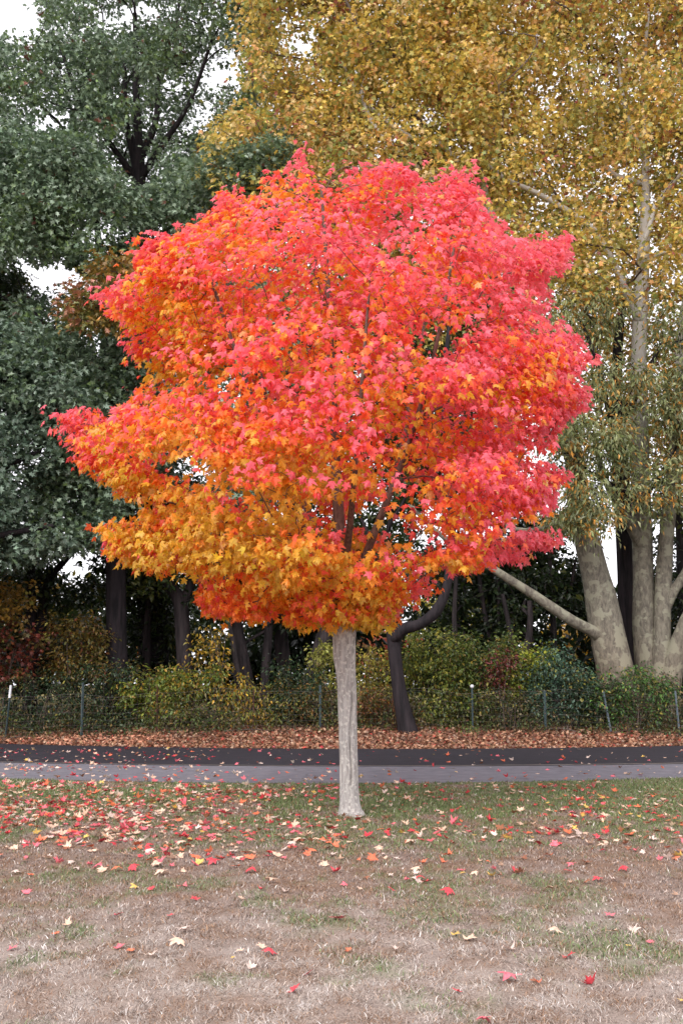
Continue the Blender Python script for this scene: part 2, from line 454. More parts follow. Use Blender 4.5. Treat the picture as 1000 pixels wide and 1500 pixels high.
T_LOBE = fan(half([(0,0),(0.40,0.08),(0.22,0.28),(0.50,0.55),(0.18,0.6),(0,1.0)]), (0, 0.35), lambda x, y: -0.3 * x * x - 0.25 * (y - 0.2) ** 2)
T_OVAL = fan([(0,0),(0.2,0.25),(0.22,0.6),(0,1.0),(-0.22,0.6),(-0.2,0.25)], (0, 0.45), lambda x, y: 0.3 * abs(x) - 0.3 * (y - 0.3) ** 2)
T_NARROW = (np.array([(0,0,0),(0.11,0.4,0.03),(0,1,-0.15),(-0.11,0.4,0.03)], float), np.array([[0,1,2],[0,2,3]]))
def leaves_mesh(name, tmpl, pos, tip, nor, size, curl, cols):
    tv, tf = tmpl
    tip = norm(tip); U = norm(np.cross(tip, nor)); Nn = np.cross(U, tip)
    k = len(tv); n = len(pos)
    v = pos[:, None] + size[:, None, None] * (tv[None, :, 0:1] * U[:, None] + tv[None, :, 1:2] * tip[:, None] + tv[None, :, 2:3] * curl[:, None, None] * Nn[:, None])
    f = (np.arange(n) * k)[:, None, None] + tf[None]
    c = np.repeat(cols, len(tf), axis=0)
    return make_mesh(name, v.reshape(-1, 3), f.reshape(-1, 3), np.clip(c, 0.002, 0.95))
def mixcols(pal, w_or_n):
    pal = np.array([lin(c) for c in pal])
    return pal[w_or_n]

# ------------------------------------------------------------------ branching
def grow(stems, targets, bf=0.3, step=0.3, tip_r=0.006, expo=2.3, curve=0.25, seed=1, up=0.3):
    """stems: list of (pts (n,3), radii). returns node arrays; nodes of the stems first"""
    rg = np.random.default_rng(seed)
    pos, par, pl, rad0 = [], [], [], []
    for pts, rr in stems:
        pts = np.asarray(pts, float)
        p0 = -1
        if len(pos):
            d = np.linalg.norm(np.array(pos) - pts[0], axis=1); j = int(d.argmin())
            if d[j] < 2.5: p0 = j
        for k in range(len(pts)):
            pos.append(pts[k]); par.append(p0)
            pl.append(0 if p0 < 0 else pl[p0] + np.linalg.norm(pts[k] - pos[p0])); rad0.append(rr[k]); p0 = len(pos) - 1
    ns = len(pos)
    cap = ns + len(targets) * 40 + 10
    A = np.zeros((cap, 3)); A[:ns] = pos; PL = np.zeros(cap); PL[:ns] = pl; par = par + [0] * (cap - ns)
    n = ns
    d0 = np.min(np.linalg.norm(targets[:, None] - A[None, :ns], axis=2), axis=1)
    allowed = np.ones(cap, bool)
    minz = A[:ns, 2].min(); hz = A[:ns, 2].max() - minz
    allowed[:ns] = PL[:ns] > 0.12 * max(PL[:ns].max(), 0.1)
    for ti in np.argsort(d0):
        t = targets[ti]
        dv = t - A[:n]; d = np.linalg.norm(dv, axis=1)
        cost = d + bf * PL[:n] + up * np.maximum(0, -dv[:, 2]) * 1.2
        cost = np.where(allowed[:n], cost, 1e9)
        j = int(cost.argmin()); dist = d[j]
        m = max(1, min(39, int(math.ceil(dist / step))))
        if n + m >= cap: break
        p0 = A[j]
        side = rg.normal(size=3); side -= side.dot(dv[j]) / max(dist * dist, 1e-6) * dv[j]
        ctrl = (p0 + t) / 2 + side * 0.12 * dist + np.array([0, 0, curve * dist * 0.5])
        prev = j
        for q in range(1, m + 1):
            s = q / m
            A[n] = (1 - s) ** 2 * p0 + 2 * s * (1 - s) * ctrl + s * s * t + rg.normal(size=3) * step * 0.06 * (q < m)
            PL[n] = PL[prev] + dist / m; par[n] = prev; prev = n; n += 1
    A = A[:n]; par = np.array(par[:n])
    r = np.zeros(n); has = np.zeros(n, bool)
    acc = np.zeros(n)
    for i in range(n - 1, -1, -1):
        if acc[i] == 0: acc[i] = tip_r ** expo
        r[i] = acc[i] ** (1 / expo)
        if i < ns: r[i] = rad0[i]
        elif par[i] >= 0: acc[par[i]] += acc[i]
    # branches never thicker than 0.75 of what they leave
    for i in range(ns, n):
        r[i] = min(r[i], r[par[i]] * (0.75 if par[i] < ns else 1.0))
    return A, par, r, ns
def branches_mesh(name, A, par, r, ns, rmin=0.0):
    idx = np.arange(ns, len(A)); idx = idx[r[idx] >= rmin]
    n = len(A)
    T = np.zeros((n, 3)); ok = par >= 0
    T[ok] = norm(A[ok] - A[par[ok]])
    # main child of each node
    main = np.full(n, -1)
    order = np.argsort(r)
    order = order[par[order] >= 0]
    main[par[order]] = order
    V, F, cnt = [], [], 0
    for sides, lo, hi in ((8, 0.06, 9), (5, 0.015, 0.06), (3, 0, 0.015)):
        e = idx[(r[idx] >= lo) & (r[idx] < hi)]
        if not len(e): continue
        p = par[e]
        ismain = (main[p] == e) & (p >= ns)
        T1 = T[e]
        m = main[e]; Tn = np.where((m >= 0)[:, None], norm(T1 + T[m]), T1)
        T0 = np.where(ismain[:, None], norm(T[p] + T1), T1)
        r0 = np.where(ismain, r[p], r[e]); r1 = r[e]
        # end tapers to nothing at tips
        r1 = np.where(m < 0, r1 * 0.4, r1)
        ref = np.array([0.31, 0.9, 0.28])
        a = np.linspace(0, 2 * math.pi, sides, endpoint=False)
        def ring(c, t, rr):
            u = norm(np.cross(t, ref)); w = np.cross(t, u)
            return c[:, None] + rr[:, None, None] * (np.cos(a)[None, :, None] * u[:, None] + np.sin(a)[None, :, None] * w[:, None])
        v = np.concatenate([ring(A[p], T0, r0), ring(A[e], Tn, r1)], 1)
        k = len(e)
        j = np.arange(sides); j2 = (j + 1) % sides
        f = np.stack([j, j2, j2 + sides, j + sides], -1)
        f = (np.arange(k) * 2 * sides)[:, None, None] + f[None] + cnt
        V.append(v.reshape(-1, 3)); F.append(f.reshape(-1, 4)); cnt += k * 2 * sides
    if not V: return None
    return make_mesh(name, np.vstack(V), np.vstack(F), smooth=True)
def spline(pts, n):
    """Catmull-Rom through rows of pts (any columns)"""
    pts = np.asarray(pts, float)
    if len(pts) == 2: return pts[0] + (pts[1] - pts[0]) * np.linspace(0, 1, n)[:, None]
    q = np.vstack([2 * pts[0] - pts[1], pts, 2 * pts[-1] - pts[-2]])
    out = []
    for t in np.linspace(0, len(pts) - 1 - 1e-6, n):
        i = int(t); s = t - i; a, b, c, d = q[i:i + 4]
        out.append(0.5 * ((2 * b) + (c - a) * s + (2*a - 5*b + 4*c - d) * s*s + (3*b - a - 3*c + d) * s**3))
    return np.array(out)
def stem_world(pts):
    """(px, py, Y, width_px) list -> points, radii"""
    w = np.array([[*P(px, py, Y), wpx / 2 * (Y / 1.0) / FPX] for px, py, Y, wpx in pts])
    L = np.linalg.norm(np.diff(w[:, :3], axis=0), axis=1).sum()
    s = spline(w, max(6, int(L / 0.35)))
    return s[:, :3], np.maximum(s[:, 3], 0.01)

def sample_region(reg, rg):
    poly, Y0, Y1, n, thr, fs = reg[:6]
    gaps = reg[6] if len(reg) > 6 else []
    poly = np.array(poly, float); lo, hi = poly.min(0), poly.max(0)
    out = []; tries = 0
    seed = int(rg.integers(1000))
    cx, cy = poly.mean(0)
    while sum(len(o) for o in out) < n and tries < 60:
        tries += 1
        m = n * 3
        px = rg.uniform(lo[0], hi[0], m); py = rg.uniform(lo[1], hi[1], m); Y = rg.uniform(Y0, Y1, m)
        k = in_poly(px, py, poly)
        for gx, gy, gw, gh, *gm in gaps:
            jx = (noise(np.stack([px, py], -1), 18, 3) - 0.5) * 1.0
            k &= ((((px - gx) / gw) ** 2 + ((py - gy) / gh) ** 2 + jx) > 1) | (Y > (gm[0] if gm else 1e9))
        px, py, Y = px[k], py[k], Y[k]
        p = P(px, py, Y)
        nz = fbm(p, fs, seed, 2)
        k = nz > thr + 0.06 * rg.normal(size=len(nz))
        out.append(p[k])
    return np.vstack(out)[:n]

def tree(name, label, cat, stems, regions, leaf, bark=None, trunk_wob=0.15, group=None, bf=0.3, step=0.5, tip_r=0.008, seed=1, crown_name='crown', twig_mat=None, rmin=0.0, trunk_name='trunk', up=0.3, base=None):
    rg = np.random.default_rng(seed)
    bark = bark or M_dark_bark
    sw = [stem_world(s) for s in stems]
    b = sw[0][0][0].copy(); b[2] = float(ground_z(b[0], b[1]))
    # bring the stem down to the ground if the hidden base hangs above it
    for pts, rr in sw[:1]:
        if pts[0][2] > b[2] - 0.05: pts[0] = [pts[0][0], pts[0][1], b[2] - 0.1]
    root = empty(name, b, label, cat, group)
    tips = np.vstack([sample_region(r, rg) for r in regions])
    A, par, r, ns = grow(sw, tips[rg.permutation(len(tips))[:leaf.get('max_twigs', 900)]], bf, step, tip_r, seed=seed, up=up)
    mb = MB()
    for i, (pts, rr) in enumerate(sw):
        if i and len(pts) > 2:
            allp = np.vstack([q[0] for q in sw[:i]]); j = np.linalg.norm(allp - pts[0], axis=1).argmin()
            if np.linalg.norm(allp[j] - pts[0]) < 2.5: pts = np.vstack([allp[j], pts]); rr = np.concatenate([[rr[0]], rr])
        mb.tube(pts, rr, 20 if rr[0] > 0.15 else 8, True, trunk_wob, seed)
    link(trunk_name, mb.mesh(trunk_name), bark, root)
    bm_ = branches_mesh('branches', A, par, r, ns, rmin)
    if bm_: link('branches', bm_, twig_mat or bark, root)
    # leaves round every tip
    k = leaf['per']; n = len(tips) * k
    sp = leaf.get('spread', 0.3); sz = leaf.get('spread_z', sp * 0.6)
    off = rg.normal(size=(len(tips), k, 3)) * np.array([sp, sp, sz])
    pos = (tips[:, None] + off).reshape(-1, 3)
    outw = norm(off.reshape(-1, 3) + rg.normal(size=(n, 3)) * 0.1 * sp)
    droop = leaf.get('droop', 0.4)
    tip = norm(outw * 0.9 + np.array([0, 0, -droop]) + rg.normal(size=(n, 3)) * 0.35)
    nor = norm(np.array([0, 0, leaf.get('upness', 0.9)]) + rg.normal(size=(n, 3)) * 0.55 + outw * 0.3)
    size = leaf['size'] * rg.uniform(0.65, 1.25, n)
    curl = rg.uniform(0.3, 2.0, n)
    tipid = np.repeat(np.arange(len(tips)), k)
    cols = leaf['colour'](pos, tipid, rg)
    link(crown_name, leaves_mesh(crown_name, leaf['tmpl'], pos, tip, nor, size, curl, cols), leaf.get('mat', M_leaf), root)
    return root

def pal_colour(pal, weights, clump=0.5, seed=3, vary=0.18, fs=1.6):
    """palette picked per leaf, partly by clump noise"""
    pl = np.array([lin(c) for c in pal]); cw = np.cumsum(np.array(weights, float) / sum(weights))
    def f(pos, tipid, rg):
        n = len(pos)
        a = fbm(pos, fs, seed, 2); a = np.argsort(np.argsort(a)) / n
        u = np.where(rg.random(n) < clump, a, rg.random(n))
        c = pl[np.searchsorted(cw, u).clip(0, len(pl) - 1)]
        tv = rg.normal(1, vary * 0.6, tipid.max() + 1)[tipid]
        return c * (tv * rg.normal(1, vary, n)).clip(0.5, 1.7)[:, None]
    return f
#==SCENE==
# ------------------------------------------------------------------ the red maple
OUT = [(446,210),(458,238),(482,247),(520,240),(575,226),(612,242),(650,250),(690,240),(704,272),(722,300),(745,318),(762,345),(800,347),(838,342),(842,368),(812,395),(806,405),(818,425),(812,445),(830,462),(838,482),(872,505),(876,525),(858,545),(865,575),(862,600),(835,618),(828,640),(822,665),(834,690),(832,722),(806,742),(786,758),(772,772),(822,782),(826,795),(806,812),(796,832),(745,835),(700,838),(664,834),(648,846),(640,874),(618,884),(598,874),(588,866),(578,900),(566,928),(545,922),(500,915),(470,922),(430,915),(415,900),(370,915),(350,895),(305,912),(292,880),(288,852),(245,838),(200,838),(158,808),(148,772),(190,765),(212,742),(235,720),(215,725),(190,740),(165,715),(130,700),(110,672),(92,645),(74,618),(85,602),(120,600),(160,612),(165,590),(200,565),(208,540),(180,525),(160,495),(165,470),(142,450),(135,425),(160,405),(195,372),(212,345),(240,330),(265,330),(292,302),(320,285),(322,262),(352,270),(385,268),(392,248),(425,240),(430,222)]
MY = 12.3
OUTC = [(490 + (x - 490) * (.965 if y < 740 else .99), 570 + (y - 570) * (.96 if y < 570 else .985)) for x, y in OUT]
def maple():
    rg = np.random.default_rng(11)
    poly = np.array(OUT, float); ctr = np.array([490, 570.]); poly = ctr + (poly - ctr) * np.array([0.975, 0.97])
    base = G(512, 1195); b = base.copy(); b[2] = float(ground_z(b[0], b[1]))
    root = empty('maple_tree', b, 'red and orange autumn maple with a round crown and pale grey trunk on the lawn', 'tree')
    # trunk
    rows = [(516,1205,31),(515.5,1195,31),(513,1183,28),(511.5,1165,26.5),(511,1130,26),(510,1090,26),(509,1050,27),(508,1010,27.5),(506,975,29),(505,952,31),(504,938,33),(504,926,34),(503,905,30),(502,885,26)]
    w = np.array([[*P(px, py, b[1]), d / 2 * b[1] / FPX / 1.02] for px, py, d in rows])
    w = spline(w, 240); ns_, S = len(w), 220
    a = np.linspace(0, 2 * math.pi, S, endpoint=False)     # a = 0 towards +x, -pi/2 towards the camera
    A_, Z_ = np.meshgrid(a, w[:, 2])
    rr = w[:, 3][:, None] * np.ones(S)
    h = Z_ - b[2]
    flare = 0.48 * np.exp(-h / 0.09) + 0.10 * np.exp(-h / 0.35)
    rr = rr * (1 + flare * (0.6 + 0.7 * np.cos(3 * A_ + 0.8) ** 2) * 0.55)
    q = np.stack([np.cos(A_) * 0.5, np.sin(A_) * 0.5, Z_ * 0.5], -1).reshape(-1, 3)
    lump = (fbm(q, 0.35, 4) - 0.5).reshape(rr.shape)
    ridge = (fbm(np.stack([A_.ravel() * 3.2, Z_.ravel() * 0.9, 0 * Z_.ravel()], -1), 0.35, 14, 4) - 0.5).reshape(rr.shape)
    rr = rr * (1 + 0.10 * lump + 0.07 * ridge)
    # long seam on the right of the camera side with a callus on each side, scar near the base
    da = (A_ - (2 * math.pi - 1.22) + 0.16 * np.sin(h * 3.1) + .10 * np.sin(h * 7 + 1) + math.pi) % (2 * math.pi) - math.pi
    env = sstep(0.28, 0.45, h) * (1 - sstep(1.35, 1.7, h))
    rr = rr * (1 - 0.26 * env * (.6 + .8 * noise(q * 9, .6, 5).reshape(rr.shape)) * np.exp(-(da / 0.12) ** 2) + 0.07 * env * np.exp(-((np.abs(da) - 0.32) / 0.18) ** 2))
    scar = np.exp(-(da / 0.28) ** 2) * sstep(0.02, 0.1, h) * (1 - sstep(0.30, 0.42, h))
    rr = rr * (1 - 0.10 * scar + 0.16 * scar * (fbm(q * 4, 0.1, 77) .reshape(rr.shape) - 0.4))
    # swelling of the low fork on the left
    dl = (A_ - math.pi + math.pi) % (2 * math.pi) - math.pi
    rr = rr * (1 + 0.16 * np.exp(-(dl / 0.5) ** 2) * np.exp(-((h - 1.95) / 0.16) ** 2))
    v = np.stack([w[:, 0][:, None] + rr * np.cos(A_), w[:, 1][:, None] + rr * np.sin(A_), Z_], -1).reshape(-1, 3)
    i, j = np.meshgrid(np.arange(ns_ - 1), np.arange(S), indexing='ij'); j2 = (j + 1) % S
    f = np.stack([i*S+j, i*S+j2, (i+1)*S+j2, (i+1)*S+j], -1).reshape(-1, 4)
    link('trunk', make_mesh('trunk', v, f, smooth=True), M_maple_bark, root)
    # leaders
    L = [
        [(503,890,MY,24),(500,830,MY,20),(496,760,MY,17),(490,640,MY+.1,13),(484,500,MY+.1,10),(478,380,MY,7),(470,270,MY,4)],
        [(508,900,MY-.05,17),(528,835,MY-.15,13),(556,760,MY-.4,11),(602,640,MY-.7,8),(640,500,MY-.8,6),(665,360,MY-.6,4)],
        [(498,905,MY,16),(478,850,MY-.1,13),(448,780,MY-.3,11),(395,650,MY-.6,8),(340,500,MY-.7,6),(300,380,MY-.5,4)],
        [(505,880,MY+.05,15),(540,800,MY+.6,12),(580,690,MY+1.1,9),(610,540,MY+1.4,6),(630,420,MY+1.5,4)],
        [(500,880,MY,14),(470,790,MY+.6,11),(420,680,MY+1.2,8),(380,540,MY+1.4,6),(370,400,MY+1.4,4)],
        [(502,850,MY-.1,13),(510,790,MY-.7,11),(520,690,MY-1.3,8),(530,560,MY-1.7,6),(540,430,MY-1.6,4)],
    ]
    st = [stem_world(s) for s in L]
    mb = MB()
    for k, (pts, r_) in enumerate(st): mb.tube(pts, r_, 12, True, 0.25, k)
    link('limbs', mb.mesh('limbs'), M_maple_branch, root)
    # twig tips in the crown volume
    lo, hi = poly.min(0), poly.max(0)
    out = []
    want = 2300; got = 0
    ys = np.arange(205, 930, 5.0)
    xl, xr = np.zeros(len(ys)), np.zeros(len(ys))
    gx = np.arange(60, 890, 2.0)
    for k, y in enumerate(ys):
        ins = in_poly(gx, np.full(len(gx), y), poly)
        xl[k], xr[k] = (gx[ins].min(), gx[ins].max()) if ins.any() else (500, 500)
    ker = np.ones(15) / 15
    xls = np.convolve(np.pad(xl, 7, 'edge'), ker, 'valid'); xrs = np.convolve(np.pad(xr, 7, 'edge'), ker, 'valid')
    while got < want:
        m = 6000
        px = rg.uniform(lo[0], hi[0], m); py = rg.uniform(lo[1], hi[1], m); s = rg.uniform(-1, 1, m)
        k = in_poly(px, py, poly)
        px, py, s = px[k], py[k], s[k]
        cl, cr = np.interp(py, ys, xls), np.interp(py, ys, xrs)
        u = ((px - (cl + cr) / 2) / ((cr - cl) / 2 + 1)).clip(-1, 1)
        vert = np.sqrt(np.clip(1 - ((py - 560) / 375) ** 2, 0.02, 1))
        D = 3.0 * np.minimum(vert, (cr - cl) / 2 / 330) ** 0.8 * np.sqrt(1 - u * u).clip(0.12, 1)
        Y = MY + s * D
        # keep the foreshortened picture outline: shrink towards the crown's centre for nearer tips
        p = P(px, py, Y)
        shell = np.abs(s)
        depth = np.maximum(np.abs(u), np.abs(s))
        prob = np.where(depth > 0.6, 1.0, 0.40)
        nz = fbm(p * np.array([1, 1, 1.7]), 0.85, 31, 2)
        prob *= sstep(0.43, 0.53, nz)
        for qx, qy, qw, qh, qp in ((650,495,42,34,0.0),(635,480,25,40,0.1),(262,690,56,20,.03),(238,732,40,14,.08),(335,725,40,26,.2),(555,755,44,32,.12),(612,795,60,24,.3),(440,742,36,24,.25),(350,845,30,14,.2),(250,560,30,14,.4),(470,760,22,30,.6),(500,800,20,40,.65),(390,730,36,22,.35),(318,800,22,12,.3),(665,765,50,24,.3),(480,420,14,30,.35),(445,560,20,24,.5),(540,850,26,26,.35),(760,330,30,14,.3),(610,330,26,16,.5)):
            prob = np.where(((px - qx) / qw) ** 2 + ((py - qy) / qh) ** 2 < 1, prob * qp, prob)
        k = rg.random(len(px)) < prob
        out.append(np.column_stack([p[k], depth[k], px[k], py[k], s[k], np.abs(u[k])])); got += k.sum()
    tt = np.vstack(out)[:want]
    tips = tt[:, :3]
    # stray twigs standing out of the crown
    strays = [(446,214,MY),(440,236,MY-.3),(334,263,MY-.2),(578,232,MY),(585,240,MY+.3),(688,243,MY-.2),(700,262,MY),(836,346,MY-.1),(820,352,MY),(872,520,MY-.2),(863,575,MY),(76,612,MY-.3),(84,630,MY-.2),(100,650,MY),(120,606,MY-.2),(153,775,MY-.4),(165,790,MY-.5),(824,788,MY-.2),(805,795,MY),(828,700,MY-.4),(530,240,MY),(505,236,MY-.5),(395,250,MY-.3),(654,246,MY),(202,345,MY),(222,340,MY-.2),(255,335,MY-.1)]
    for ax, ay, bx, by, dY, m_ in ((78,612,170,640,-.2,9),(92,650,180,672,0,7),(120,680,215,700,-.4,9),(128,612,175,650,.2,6),(155,775,250,792,-.5,12),(162,795,240,820,-.6,10),(200,825,285,832,-.7,8),(300,888,370,905,-.8,9),(745,800,822,788,-.2,8),(760,822,812,800,-.3,8),(805,560,868,520,-.1,7),(800,590,860,580,0,7),(780,362,838,350,0,8),(210,352,270,340,0,6),(140,430,200,420,-.1,7),(790,690,832,700,-.2,6)):
        for q in range(m_):
            t_ = (q + rg.random()) / m_; strays.append((ax + (bx - ax) * t_ + rg.normal() * 5, ay + (by - ay) * t_ + rg.normal() * 6, MY + dY + rg.normal() * .12))
    strays = [(490 + (a - 490) * .97, 570 + (b_ - 570) * .975, c_) for a, b_, c_ in strays]
    stp = np.array([P(*q) for q in strays])
    fork = P(rg.uniform(425, 592, 95), rg.uniform(845, 918, 95), rg.uniform(MY - .75, MY + .5, 95))
    fork = fork[in_poly(*[(lambda d: ((fork[:, 0] / d) * FPX + 500, 750 - FPX * np.tan(np.arctan2(fork[:, 2] - CAM_H, fork[:, 1]) - PITCH)))(CT * fork[:, 1] + ST * (fork[:, 2] - CAM_H))[q] for q in (0, 1)], OUT)]
    edge_u = np.concatenate([tt[:, 7], np.zeros(len(fork)), np.ones(len(stp))])
    tt = tt[:, :7]
    tt = np.vstack([tt, np.column_stack([fork, np.full(len(fork), .55), np.zeros((len(fork), 3))])])
    tips = np.vstack([tips, fork, stp])
    depth = np.concatenate([tt[:, 3], np.ones(len(stp))])
    sel = rg.permutation(len(tips))[:1500]
    sel = np.unique(np.concatenate([sel, np.arange(len(tips) - len(stp), len(tips))]))
    A, par, r, ns = grow(st, tips[sel], 0.35, 0.14, 0.0035, 2.25, 0.35, 5, 0.4)
    link('branches', branches_mesh('branches', A, par, r, ns), M_maple_branch, root)
    K = 22; T = len(tips); n = T * K
    off = rg.normal(size=(T, K, 3)) * np.array([0.15, 0.15, 0.07])
    off[-len(stp):] *= 0.55
    pos = (tips[:, None] + off).reshape(-1, 3)
    dep = np.repeat(depth, K); tid = np.repeat(np.arange(T), K)
    # trim what sticks out of the rounded lumpy outline
    dd = CT * pos[:, 1] + ST * (pos[:, 2] - CAM_H)
    qx = pos[:, 0] / dd * FPX + 500; qy = 750 - FPX * (CT * (pos[:, 2] - CAM_H) - ST * pos[:, 1]) / dd
    jx = (fbm(pos, .40, 71, 3) - .5) * 56; jy = (fbm(pos, .40, 72, 3) - .5) * 56
    inside = in_poly(qx + jx, qy + jy - 4, OUTC)
    keep = np.where(tid < T - len(stp), inside | (rg.random(n) < .04), rg.random(n) < 0.55)
    cc = np.array([0.0, MY, P(500, 640, MY)[2]])
    radial = norm((pos - cc) * np.array([1, 1, 0.7]))
    offn = norm(off.reshape(-1, 3))
    nor = norm(radial * 0.75 + np.array([0, 0, 0.75]) + rg.normal(size=(n, 3)) * 0.58)
    tip = norm(radial * 0.7 + offn * 0.5 + np.array([0, 0, -0.85]) + rg.normal(size=(n, 3)) * 0.35)
    tip = norm(tip - nor * (tip * nor).sum(1)[:, None] * 0.8)
    size = 0.092 * (0.45 + 0.85 * rg.random(n) ** .8)
    curl = rg.uniform(0.2, 2.8, n)
    # colour: pinkish red on top and to the right, orange and amber low on the left, inner leaves yellower
    xx = pos[:, 0] / 3.3; zz = (pos[:, 2] - cc[2]) / 3.0
    z1 = fbm(pos, 1.3, 61, 2) - 0.5; z2 = (rg.normal(size=T) * 0.19)[tid]
    s = 0.64 + .13 * sstep(.15, .6, xx) * sstep(-.8, -.5, zz) - .11 * np.exp(-((xx + .5) / .3) ** 2) + 0.20 * xx + 0.13 * zz + 0.34 * (dep - 0.75) + 1.1 * z1 + z2 + 2.9 * off.reshape(-1, 3)[:, 2] + 0.26 * sstep(.78, 1.0, np.repeat(edge_u, K)) * sstep(-1.0, -.7, zz)  - .12 * sstep(.1, -.9, zz) * (xx < .25) + rg.normal(size=n) * 0.13 + .9 * (fbm(pos, .5, 64, 2) - .5)  # upper leaves of each spray tinted pinker: sky sheen painted over the leaf colour
    s -= 0.30 * np.exp(-((pos[:, 0] + 1.2) / 1.3) ** 2 - ((pos[:, 2] - 3.6) / 0.9) ** 2)
    s -= 0.35 * np.exp(-((pos[:, 0] - 0.2) / 0.5) ** 2 - ((pos[:, 2] - 2.7) / 0.5) ** 2)
    low = np.exp(-((qx - 350) / 110) ** 2 - ((qy - 880) / 45) ** 2)
    s = s * (1 - .7 * low) + .30 * .7 * low + .05 * rg.normal(size=n)
    ramp_x = np.array([0.0, 0.15, 0.3, 0.42, 0.55, 0.68, 0.82, 1.0])
    ramp_c = lin(np.array([(226,180,66),(246,182,62),(251,162,54),(252,136,52),(251,110,64),(250,96,86),(250,100,112),(250,116,134)]) / 255.0)
    col = np.stack([np.interp(s, ramp_x, ramp_c[:, c]) for c in range(3)], -1)
    col *= rg.normal(1, 0.10, n).clip(0.7, 1.3)[:, None]
    pale = rg.random(n) < 0.03
    col[pale] = lin((244,186,120)) * rg.uniform(0.8, 1.1, pale.sum())[:, None]
    link('crown', leaves_mesh('crown', T_MAPLE, pos[keep], tip[keep], nor[keep], size[keep], curl[keep], col[keep]), M_maple_leaf, root)
maple()

# ------------------------------------------------------------------ trees behind the fence
OAK = [(92,110,88),(118,136,112),(148,164,142),(104,122,84),(112,132,78),(116,74,62)]
oak_leaf = dict(per=17, spread=0.21, spread_z=0.11, size=0.22, tmpl=T_OAK, mat=M_oak_leaf, droop=0.35, upness=1.0,
                colour=pal_colour(OAK, [3,3,3,2,1,.15], 0.4, 3), max_twigs=900)
def lf(d, **k): e = dict(d); e.update(k); return e

SKYG = [(22,18,44,44),(200,8,38,14),(170,28,30,10),(80,170,26,18),(62,190,18,16),(245,125,26,16),(350,95,14,40),(300,180,16,14),(120,290,18,12),(60,400,22,13),(30,380,20,18),(100,430,16,10),(15,555,12,14)]
# tall oak whose open crown shows the sky behind
tree('oak_tree', 'tall blue-green oak whose dark forking limbs show against the sky at top left', 'tree',
     [[(226,985,34,44),(222,800,34,40),(216,560,34,34),(206,400,34,28),(203,250,34,22),(200,150,34,12),(198,20,34,7)],
      [(204,235,34,14),(228,180,34,10),(235,100,34.3,7),(262,20,34.3,5)],
      [(206,262,34,13),(240,210,33.5,10),(278,150,33.2,7),(310,60,33,5)],
      [(204,270,34,12),(165,215,33.5,9),(120,150,33,7),(85,60,33,5)],
      [(206,280,34,12),(186,180,33.8,9),(182,90,33.6,6)],
      [(214,330,34,12),(160,300,33,9),(110,290,32,6)]],
     [([(-330,130),(-260,20),(-120,70),(-60,60),(20,45),(55,-10),(60,-200),(150,-280),(330,-260),(400,-150),(400,60),(380,190),(360,260),(300,330),(180,300),(60,260),(-120,300),(-280,230)], 30.5, 38, 5200, 0.51, 1.7, SKYG + [(204,245,24,44,33.8),(234,178,18,40,33.8),(204,150,18,60,33.8),(258,165,18,30,33.4),(172,215,26,18,33.4),(180,120,14,40,33.6),(215,330,20,20,33.8)])],
     oak_leaf, M_black_bark, seed=21, step=0.5, tip_r=.013)
# nearer oak with the straight trunk
tree('oak_tree', 'big dark oak with a thick straight trunk left of the maple and heavy blue-green foliage', 'tree',
     [[(172,1005,30,34),(171,950,30,30),(170,880,30,29),(169,800,30,28),(166,700,30,25),(160,560,30,20),(150,420,30,14),(140,300,30,8)],
      [(168,760,30,12),(120,700,29.3,9),(70,640,29,6)],[(166,650,30,12),(210,590,29.5,9),(250,520,29.3,6)],[(160,560,30,12),(110,500,29.3,9),(60,470,29,6)],
      [(150,430,30,10),(90,370,29.3,7),(30,330,29,5)],[(150,440,30,10),(220,360,29.3,7),(290,300,29,5)]],
     [([(-230,290),(-180,200),(-80,170),(40,180),(110,205),(200,290),(300,230),(420,200),(440,300),(330,380),(180,410),(80,375),(-60,400),(-190,370)], 27, 32, 3600, 0.53, 1.5, SKYG),
      ([(20,440),(90,430),(200,430),(330,400),(440,430),(460,700),(300,800),(230,700),(180,800),(90,800),(20,640)], 27, 32.5, 3600, 0.52, 1.5, SKYG)],
     oak_leaf, M_black_bark, seed=22)
# lowest, bluest crown at the left edge, trunk outside the picture
tree('oak_tree', 'dusky blue-green oak foliage hanging low at the left edge above the black stems', 'tree',
     [[(-110,1050,27.5,40),(-100,900,27.5,34),(-90,700,27.5,28),(-70,560,27.5,18),(-60,420,27.5,9)],
      [(-95,760,27.5,14),(-20,700,27,10),(60,660,26.8,6)],[(-95,830,27.5,14),(-20,790,27,10),(80,770,26.8,6)],[(-75,600,27.5,10),(0,560,27,7),(50,540,27,5)]],
     [([(-330,600),(-260,480),(-140,410),(-20,470),(60,470),(120,560),(150,640),(165,720),(160,790),(110,800),(60,815),(-20,830),(-150,880),(-280,800)], 25.6, 30, 3900, 0.53, 1.4, [(15,555,12,14)])],
     lf(oak_leaf, colour=pal_colour([(82,100,84),(108,126,108),(140,156,138),(94,112,80)], [3,3,3,1.5], 0.4, 8)), M_black_bark, seed=23)
tree('oak_tree', 'small ochre and olive oak crown just beyond the upper left edge of the maple', 'tree',
     [[(176,990,32.5,9),(174,800,32.5,8),(172,600,32.5,7),(168,480,29,5),(160,410,27,3)]],
     [([(108,430),(128,398),(150,382),(190,376),(230,372),(270,400),(240,470),(170,480),(110,478),(92,455)], 25.2, 27, 360, 0.36, 1.0)],
     lf(oak_leaf, per=9, size=0.20, colour=pal_colour([(120,100,40),(150,112,52),(108,108,50),(168,110,84)], [3,3,2,1], 0.5, 9)), M_black_bark, seed=24)
